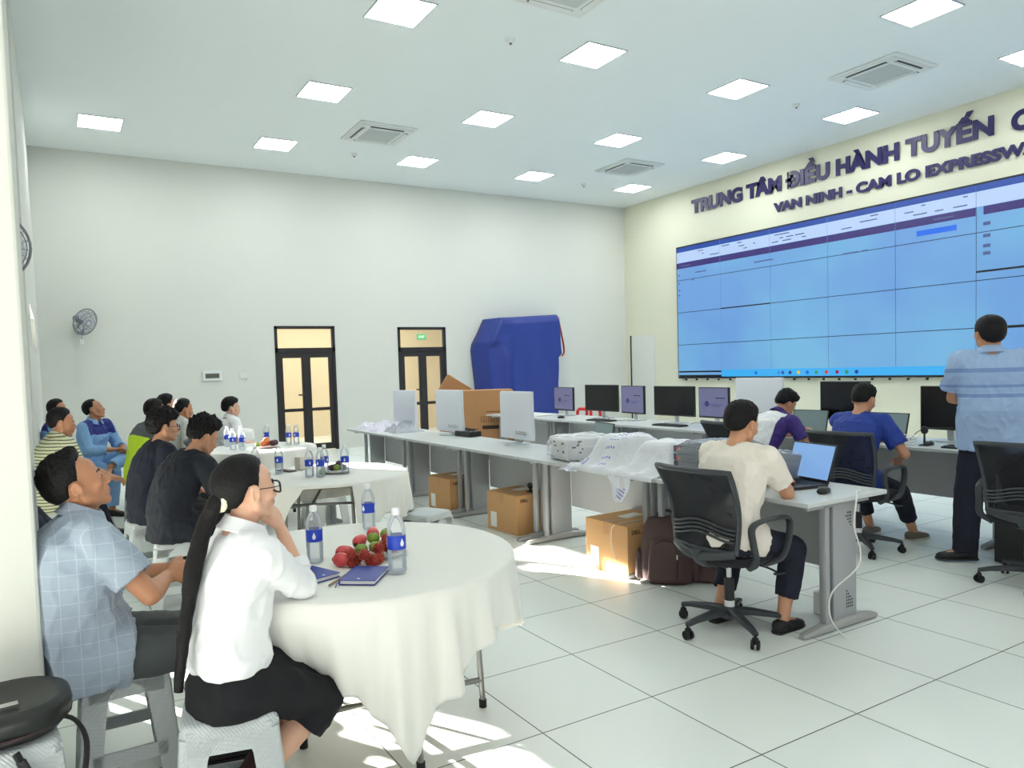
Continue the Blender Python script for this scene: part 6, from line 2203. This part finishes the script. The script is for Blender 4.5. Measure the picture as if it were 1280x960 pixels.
# woman with the long ponytail
t, I = human((0.44, 2.46), 8, 'person with long black ponytail, white shirt and black skirt at the front table', dict(
    s=0.93, female=True, vox=0.0055, seat=0.45, lean=(0, 8, 12), neck=10, nk=0.088, head=(6, 4, 0), skin='fair', glasses='black', round=0.02,
    armR=dict(w=(0.655, 2.56, 0.975), pole=(0.6, 0.1, -0.8), hd=(-0.25, 0.35, 0.8), hn=(-0.5, 0.8, 0.0), curl=0.5, ts=1),
    armL=dict(w=(0.72, 2.72, 0.79), pole=(0.2, 0.6, -0.7), hd=(0.25, -0.9, 0.0), hn=(0, 0, -1), curl=0.25),
    thk=0.84, legR=dict(f=(0.47, 2.43, 0.07), pole=(1, 0.0, 0.45), tip=32), legL=dict(f=(0.50, 2.53, 0.07), pole=(1, 0.05, 0.45), tip=32),
    hair=dict(line=dict(front=40, temple=26, side=14, burn=-14, nape=-52), top=0.013, side=0.010, back=0.016, mess=0.06, seed=5),
    top=dict(mats=[M_white], loose=0.018, sleeve=1.32, hem=0.045, collar=True, waist=2.2, wr=0.008),
    bottom=dict(kind='skirt', mat=M_skirt), shoes=dict(mat=M_boot, sole=M_boot, high=0.10)))
P = I['P']
b = BM()
tie = P(-0.112, 0.0, -0.012)
R_ = Matrix.Rotation(rad(-8), 3, 'Z')
def wl(x, y, z):
    return R_ @ V((x - 0.44, y - 2.46, z))
pts = [P(-0.075, 0, 0.0), tie, wl(0.385, 2.455, 1.03), wl(0.345, 2.425, 0.92), wl(0.315, 2.40, 0.79), wl(0.292, 2.385, 0.67), wl(0.275, 2.375, 0.56)]
def pr_(q):
    return 0.024 + 0.011 * math.sin(min(1, q * 2.2) * PI * 0.5) - 0.030 * max(0, q - 0.45) - (0.010 if q < 0.12 else 0)
tube(b, pts, pr_, 18, 8, asp=0.75)
for v in b.verts:
    v.co += V((noise.noise(v.co * 22), noise.noise(v.co * 22 + V((9, 0, 0))), 0)) * 0.005
hp_ = [c for c in t.children if c.name.startswith('hair')][0]
obj('ponytail', b, M_hair, hp_, True, sharp=None)
b = BM()
tube(b, [tie + (I['Rh'] @ V((0.010, 0.036 * math.cos(a), 0.034 * math.sin(a)))) * 0.93 for a in [i * 2 * PI / 16 for i in range(17)]], 0.010, 10, smooth=False)
obj('hair_tie', b, mat('hair_tie_cream', (236, 230, 200), 0.6), t, True)
b = BM()
e0, w0 = I['arms'][-1][1], I['arms'][-1][2]
fdv = (w0 - e0).normalized()
rcone(b, e0 + fdv * 0.055, e0 + fdv * 0.09, 0.051, 0.050, 22, True, True, dish=0.012)
obj('cuff', b, M_white, t, True)

# two men in black tees
human((0.62, 5.25), 12, 'person in a black tee hunched forward with head down, second row behind the woman', dict(
    s=0.98, vox=0.0065, seat=0.45, lean=(3, 20, 34), neck=36, nk=0.075, head=(4, -24, 0), skin='tan', bulk=1.0, round=0.05, broad=1.06,
    armR=dict(w=(1.13, 5.18, 0.80), pole=(0.0, -0.3, -1), hn=(0, 0, -1), curl=0.3), armL=dict(w=(1.16, 5.42, 0.80), pole=(0, 0.5, -1), hn=(0, 0, -1)),
    legR=dict(f=(1.02, 5.08)), legL=dict(f=(1.02, 5.42)),
    hair=dict(line=dict(front=26, temple=14, burn=-22, nape=-40), top=0.040, side=0.012, back=0.016, mess=0.75, seed=7, fringe=0.022),
    top=dict(mats=[M_tee_k], loose=0.024, sleeve=0.66, hem=-0.10, waist=1.5, wr=0.007), bottom=dict(kind='trousers', mat=M_pk)))
human((0.56, 6.06), 6, 'person in a black tee and glasses with bushy hair, seated behind the hunched one', dict(
    s=0.98, vox=0.007, seat=0.45, lean=(-2, 12, 24), neck=20, head=(2, -2, 0), skin='tan', bulk=0.96, round=0.04, glasses='black',
    armR=dict(w=(0.85, 6.02, 0.66), pole=(-0.2, -0.3, -1)), armL=dict(w=(0.85, 6.22, 0.66), pole=(-0.2, 0.3, -1)),
    legR=dict(f=(0.86, 5.95)), legL=dict(f=(0.88, 6.3)),
    hair=dict(line=dict(front=16, temple=6, burn=-26, nape=-48), top=0.044, side=0.022, back=0.026, mess=0.5, seed=9, fringe=0.02),
    top=dict(mats=[M_tee_k2], loose=0.024, sleeve=0.66, hem=-0.10, waist=1.5), bottom=dict(kind='trousers', mat=M_pk)))
# striped shirt
human((-0.11, 7.06), 24, 'person in a fine striped polo and dark trousers seated near the pillar, legs stretched forward', dict(
    s=1.0, vox=0.0075, seat=0.45, lean=(6, 14, 16), neck=14, head=(-20, -4, 0), skin='dark',
    armR=dict(w=(0.36, 7.02, 0.68), pole=(-0.4, -0.4, -0.8)), armL=dict(w=(0.36, 7.25, 0.68), pole=(-0.4, 0.4, -0.8)),
    legR=dict(f=(0.36, 7.36), toe=-16, pole=(0.5, 0, 1)), legL=dict(f=(0.42, 7.74), toe=-6, pole=(0.5, 0, 1)),
    hair=dict(line=short, top=0.020, side=0.003, back=0.004, mess=0.2, seed=11),
    top=dict(mats=[M_stripe], loose=0.018, sleeve=0.75, hem=-0.08, collar=True), bottom=dict(kind='trousers', mat=M_pn), shoes=dict(mat=M_shoe)))
# uniforms
def uni_paint(c, n, x):
    d = (c - x['c7']).dot(x['U2'])
    lat = (c - x['c7']).dot(x['L2'])
    return 1 if (d > -0.13 and abs(lat) < 0.20) else 0
human((-0.08, 10.25), -8, 'person in light blue and navy uniform, half hidden behind the pillar', dict(
    s=1.0, vox=0.009, seat=0.45, lean=(2, 6, 10), neck=10, head=(-14, -4, 0), skin='dark',
    armR=dict(w=(0.26, 10.04, 0.66), pole=(-0.4, -0.4, -0.8)), armL=dict(w=(0.28, 10.30, 0.66), pole=(-0.4, 0.4, -0.8)),
    hair=dict(line=dict(front=42, temple=24, burn=-16, nape=-46), top=0.018, side=0.010, back=0.012, mess=0.2, seed=13),
    top=dict(mats=[M_uni, M_uni2], loose=0.02, sleeve=1.9, hem=-0.1, collar=M_uni, paint=uni_paint), bottom=dict(kind='trousers', mat=M_uni)))
human((0.31, 9.50), -42, 'person in light blue and navy uniform with crossed legs, looking up', dict(
    s=1.0, vox=0.0075, seat=0.45, lean=(4, 8, 8), neck=4, head=(34, 16, -6), skin='dark', fat=1.05,
    armR=dict(w=(0.525, 9.18, 0.73), pole=(-0.3, -0.6, -0.6), hd=(0.5, 0.8, 0), hn=(0.3, 0, -1), curl=0.5), armL=dict(w=(0.64, 9.33, 0.74), pole=(-0.3, 0.6, -0.6), hd=(0.5, -0.8, 0), hn=(0.3, 0, -1), curl=0.5),
    legR=dict(f=(0.48, 9.12), pole=(0.8, -0.1, 0.6)), legL=dict(f=(0.48, 9.05, 0.46), pole=(0.4, 1.3, 0.5), toe=-60, tip=10),
    hair=dict(line=dict(front=46, temple=34, burn=-4, nape=-40), top=0.012, side=0.005, back=0.006, mess=0.15, seed=15),
    top=dict(mats=[M_uni, M_uni2], loose=0.022, sleeve=1.75, hem=-0.1, collar=M_uni, paint=uni_paint), bottom=dict(kind='trousers', mat=M_uni, loose=0.02)))
# vest
def vest_paint(c, n, x):
    return 1 if (abs((c - x['c7']).dot(x['L2'])) < 0.20 and (c - x['c7']).dot(x['U2']) < -0.17) else 0
human((0.71, 8.24), 20, 'person in grey sleeves and a bright yellow safety vest bending forward, mostly hidden', dict(
    s=1.03, vox=0.009, seat=0.45, lean=(4, 14, 26), neck=22, head=(0, -4, 0), skin='dark',
    armR=dict(w=(0.92, 8.2, 0.72)), armL=dict(w=(0.92, 8.5, 0.72)),
    hair=dict(line=short, top=0.02, side=0.008, back=0.01, mess=0.3, seed=17),
    top=dict(mats=[M_grey, M_vest], loose=0.02, sleeve=1.85, hem=-0.1, paint=vest_paint), bottom=dict(kind='trousers', mat=M_pk)))
human((1.04, 9.62), 15, 'person whose black-haired head shows between the vest wearer and the one in light grey', dict(
    s=1.02, vox=0.010, seat=0.45, lean=(4, 10, 16), neck=12, head=(0, 0, 0), skin='tan',
    hair=dict(line=short, top=0.026, side=0.012, back=0.014, mess=0.3, seed=19),
    top=dict(mats=[M_grey], loose=0.02, sleeve=0.7, hem=-0.1), bottom=dict(kind='trousers', mat=M_pk)))
human((1.09, 8.84), 16, 'person in a light grey shirt in profile before the black office chair', dict(
    s=0.99, vox=0.0085, seat=0.45, lean=(2, 14, 22), neck=16, head=(-2, -6, 0), skin='dark',
    armR=dict(w=(1.42, 8.7, 0.70)), armL=dict(w=(1.42, 8.95, 0.70)),
    hair=dict(line=short, top=0.018, side=0.008, back=0.009, mess=0.2, seed=21),
    top=dict(mats=[M_lgrey], loose=0.022, sleeve=1.8, hem=-0.1, collar=True), bottom=dict(kind='trousers', mat=M_pk)))
human((1.81, 9.40), 6, 'person in white shirt and glasses seated left of the glazed door', dict(
    s=0.96, vox=0.0085, seat=0.42, lean=(-2, 2, 8), neck=10, head=(-10, -2, 0), skin='fair', glasses='thin',
    armR=dict(w=(2.1, 9.2, 0.66)), armL=dict(w=(2.1, 9.5, 0.66)),
    hair=dict(line=dict(front=24, temple=10, burn=-22, nape=-46), top=0.03, side=0.016, back=0.02, mess=0.3, seed=23, fringe=0.01),
    top=dict(mats=[M_white], loose=0.022, sleeve=0.8, hem=-0.1, collar=True), bottom=dict(kind='trousers', mat=M_pk)))
human((-0.30, 4.28), 6, 'person in a dark navy top nearly all hidden behind the pillar', dict(
    s=0.96, vox=0.009, seat=0.45, lean=(0, 4, 8), neck=8, head=(0, 0, 0), skin='tan',
    armR=dict(w=(0.10, 4.22, 0.64)), armL=dict(w=(0.10, 4.45, 0.64)),
    hair=dict(line=short, top=0.02, side=0.01, back=0.012, mess=0.3, seed=25),
    top=dict(mats=[M_tee_k2], loose=0.022, sleeve=1.8, hem=-0.1), bottom=dict(kind='trousers', mat=M_pn)))
o = copy_tree(st0); o.location = (-0.30, 4.28, 0); o['label'] = 'grey plastic stool behind the pillar under the hidden person in navy'

# man in the white tee on the near office chair
human((3.12, 2.79), 3, 'person in a white tee typing on the laptop at the near desk end', dict(
    s=0.96, vox=0.006, seat=0.475, lean=(6, 14, 14), neck=20, head=(-4, -14, 0), skin='tan', round=0.03, broad=1.12, bulk=1.08,
    armR=dict(w=(3.60, 2.78, 0.80), pole=(0.1, -0.6, -1.2), hd=(0.9, 0.35, 0.0), hn=(0, 0, -1), curl=0.3), armL=dict(w=(3.58, 2.98, 0.80), pole=(0.2, 0.8, -0.8), hd=(0.95, -0.1, 0), hn=(0, 0, -1), curl=0.3),
    legR=dict(f=(3.42, 2.66), pole=(0.8, -0.1, 0.5), toe=2), legL=dict(f=(3.28, 2.98), pole=(0.8, 0.25, 0.5), toe=0),
    hair=dict(line=dict(front=34, temple=16, burn=-22, nape=-48), top=0.026, side=0.012, back=0.015, mess=0.25, seed=27),
    top=dict(mats=[M_cream], loose=0.018, sleeve=0.70, hem=-0.06, collar=False, waist=1.3, wr=0.006, slv=1.3),
    bottom=dict(kind='trousers', mat=M_pn, len=0.72, cuff=0.052), shoes=dict(mat=M_shoe)))
# polo man
def polo_paint(c, n, x):
    q = (c - x['c7'])
    if q.dot(x['F2']) > 0.012 or c.y < x['SH'][-1].y + 0.02 or q.dot(x['U2']) > -0.02:
        return 1
    return 0
human((5.62, 4.62), -6, 'person in a white-backed purple polo leaning down over the right desk row', dict(
    s=0.98, vox=0.007, seat=0.475, lean=(14, 30, 44), neck=36, head=(-14, -38, 0), skin='tan', round=0.04,
    armR=dict(w=(6.08, 4.22, 0.79), pole=(0.1, -0.6, -0.8), hd=(0.8, -0.4, -0.2)), armL=dict(w=(6.15, 4.62, 0.80), pole=(0, 0.7, -0.8)),
    legR=dict(f=(5.95, 4.5)), legL=dict(f=(5.95, 4.8)),
    hair=dict(line=dict(front=30, temple=16, burn=-16, nape=-42), top=0.034, side=0.008, back=0.010, mess=0.5, seed=29, fringe=0.018),
    top=dict(mats=[M_white, M_purple], loose=0.02, sleeve=0.72, hem=-0.1, collar=M_purple, paint=polo_paint), bottom=dict(kind='trousers', mat=M_bluejean)))
# blue tee
human((5.38, 3.53), 4, 'person in a royal blue tee seen from behind on an office chair', dict(
    s=0.98, vox=0.007, seat=0.475, lean=(4, 14, 18), neck=22, head=(-6, -20, 0), skin='tan', round=0.03, broad=1.05,
    armR=dict(w=(5.74, 3.36, 0.70), pole=(-0.3, -0.7, -0.6)), armL=dict(w=(6.0, 3.6, 0.79), pole=(0, 0.8, -0.9)),
    legR=dict(f=(5.98, 3.40), pole=(0.8, -0.25, 0.5), toe=-8), legL=dict(f=(5.9, 3.72), pole=(0.8, 0.25, 0.5)),
    hair=dict(line=dict(front=32, temple=16, burn=-18, nape=-42), top=0.024, side=0.008, back=0.010, mess=0.4, seed=31),
    top=dict(mats=[M_blue], loose=0.02, sleeve=0.74, hem=-0.08, waist=1.2), bottom=dict(kind='trousers', mat=M_pn, len=0.72, cuff=0.05), shoes=dict(mat=M_sneak, sole=M_sole)))
# standing man
human((5.72, 2.70), 40, 'person standing with back turned in a light blue banded shirt, watching the video wall', dict(
    s=1.04, vox=0.0065, seat=None, lean=(-4, 2, 6), neck=4, head=(10, 2, 0), skin='tan', twist=0, round=0.0, broad=1.02, bulk=1.04,
    armL=dict(w=(5.95, 2.93, 1.16), pole=(-0.5, 0.9, -0.7), hd=(0.8, -0.4, 0.2), hn=(0, -1, 0), curl=0.7), armR=dict(w=(6.12, 2.70, 1.12), pole=(-0.4, -0.8, -0.8), hd=(0.6, 0.7, 0.2), hn=(0, 1, 0), curl=0.7),
    legL=dict(f=(5.64, 2.83), pole=(1, 0.3, 0), toe=95), legR=dict(f=(5.86, 2.52), pole=(1, -0.2, 0), toe=-10),
    hair=dict(line=dict(front=34, temple=16, burn=-22, nape=-50), top=0.022, side=0.012, back=0.016, mess=0.12, seed=33),
    top=dict(mats=[M_bands], loose=0.030, sleeve=0.74, hem=-0.14, collar=True, waist=1.5, wr=0.009, slv=1.5),
    bottom=dict(kind='trousers', mat=M_pn, loose=0.026, len=1.08, cuff=0.052), shoes=dict(mat=M_shoe, high=0.07)))
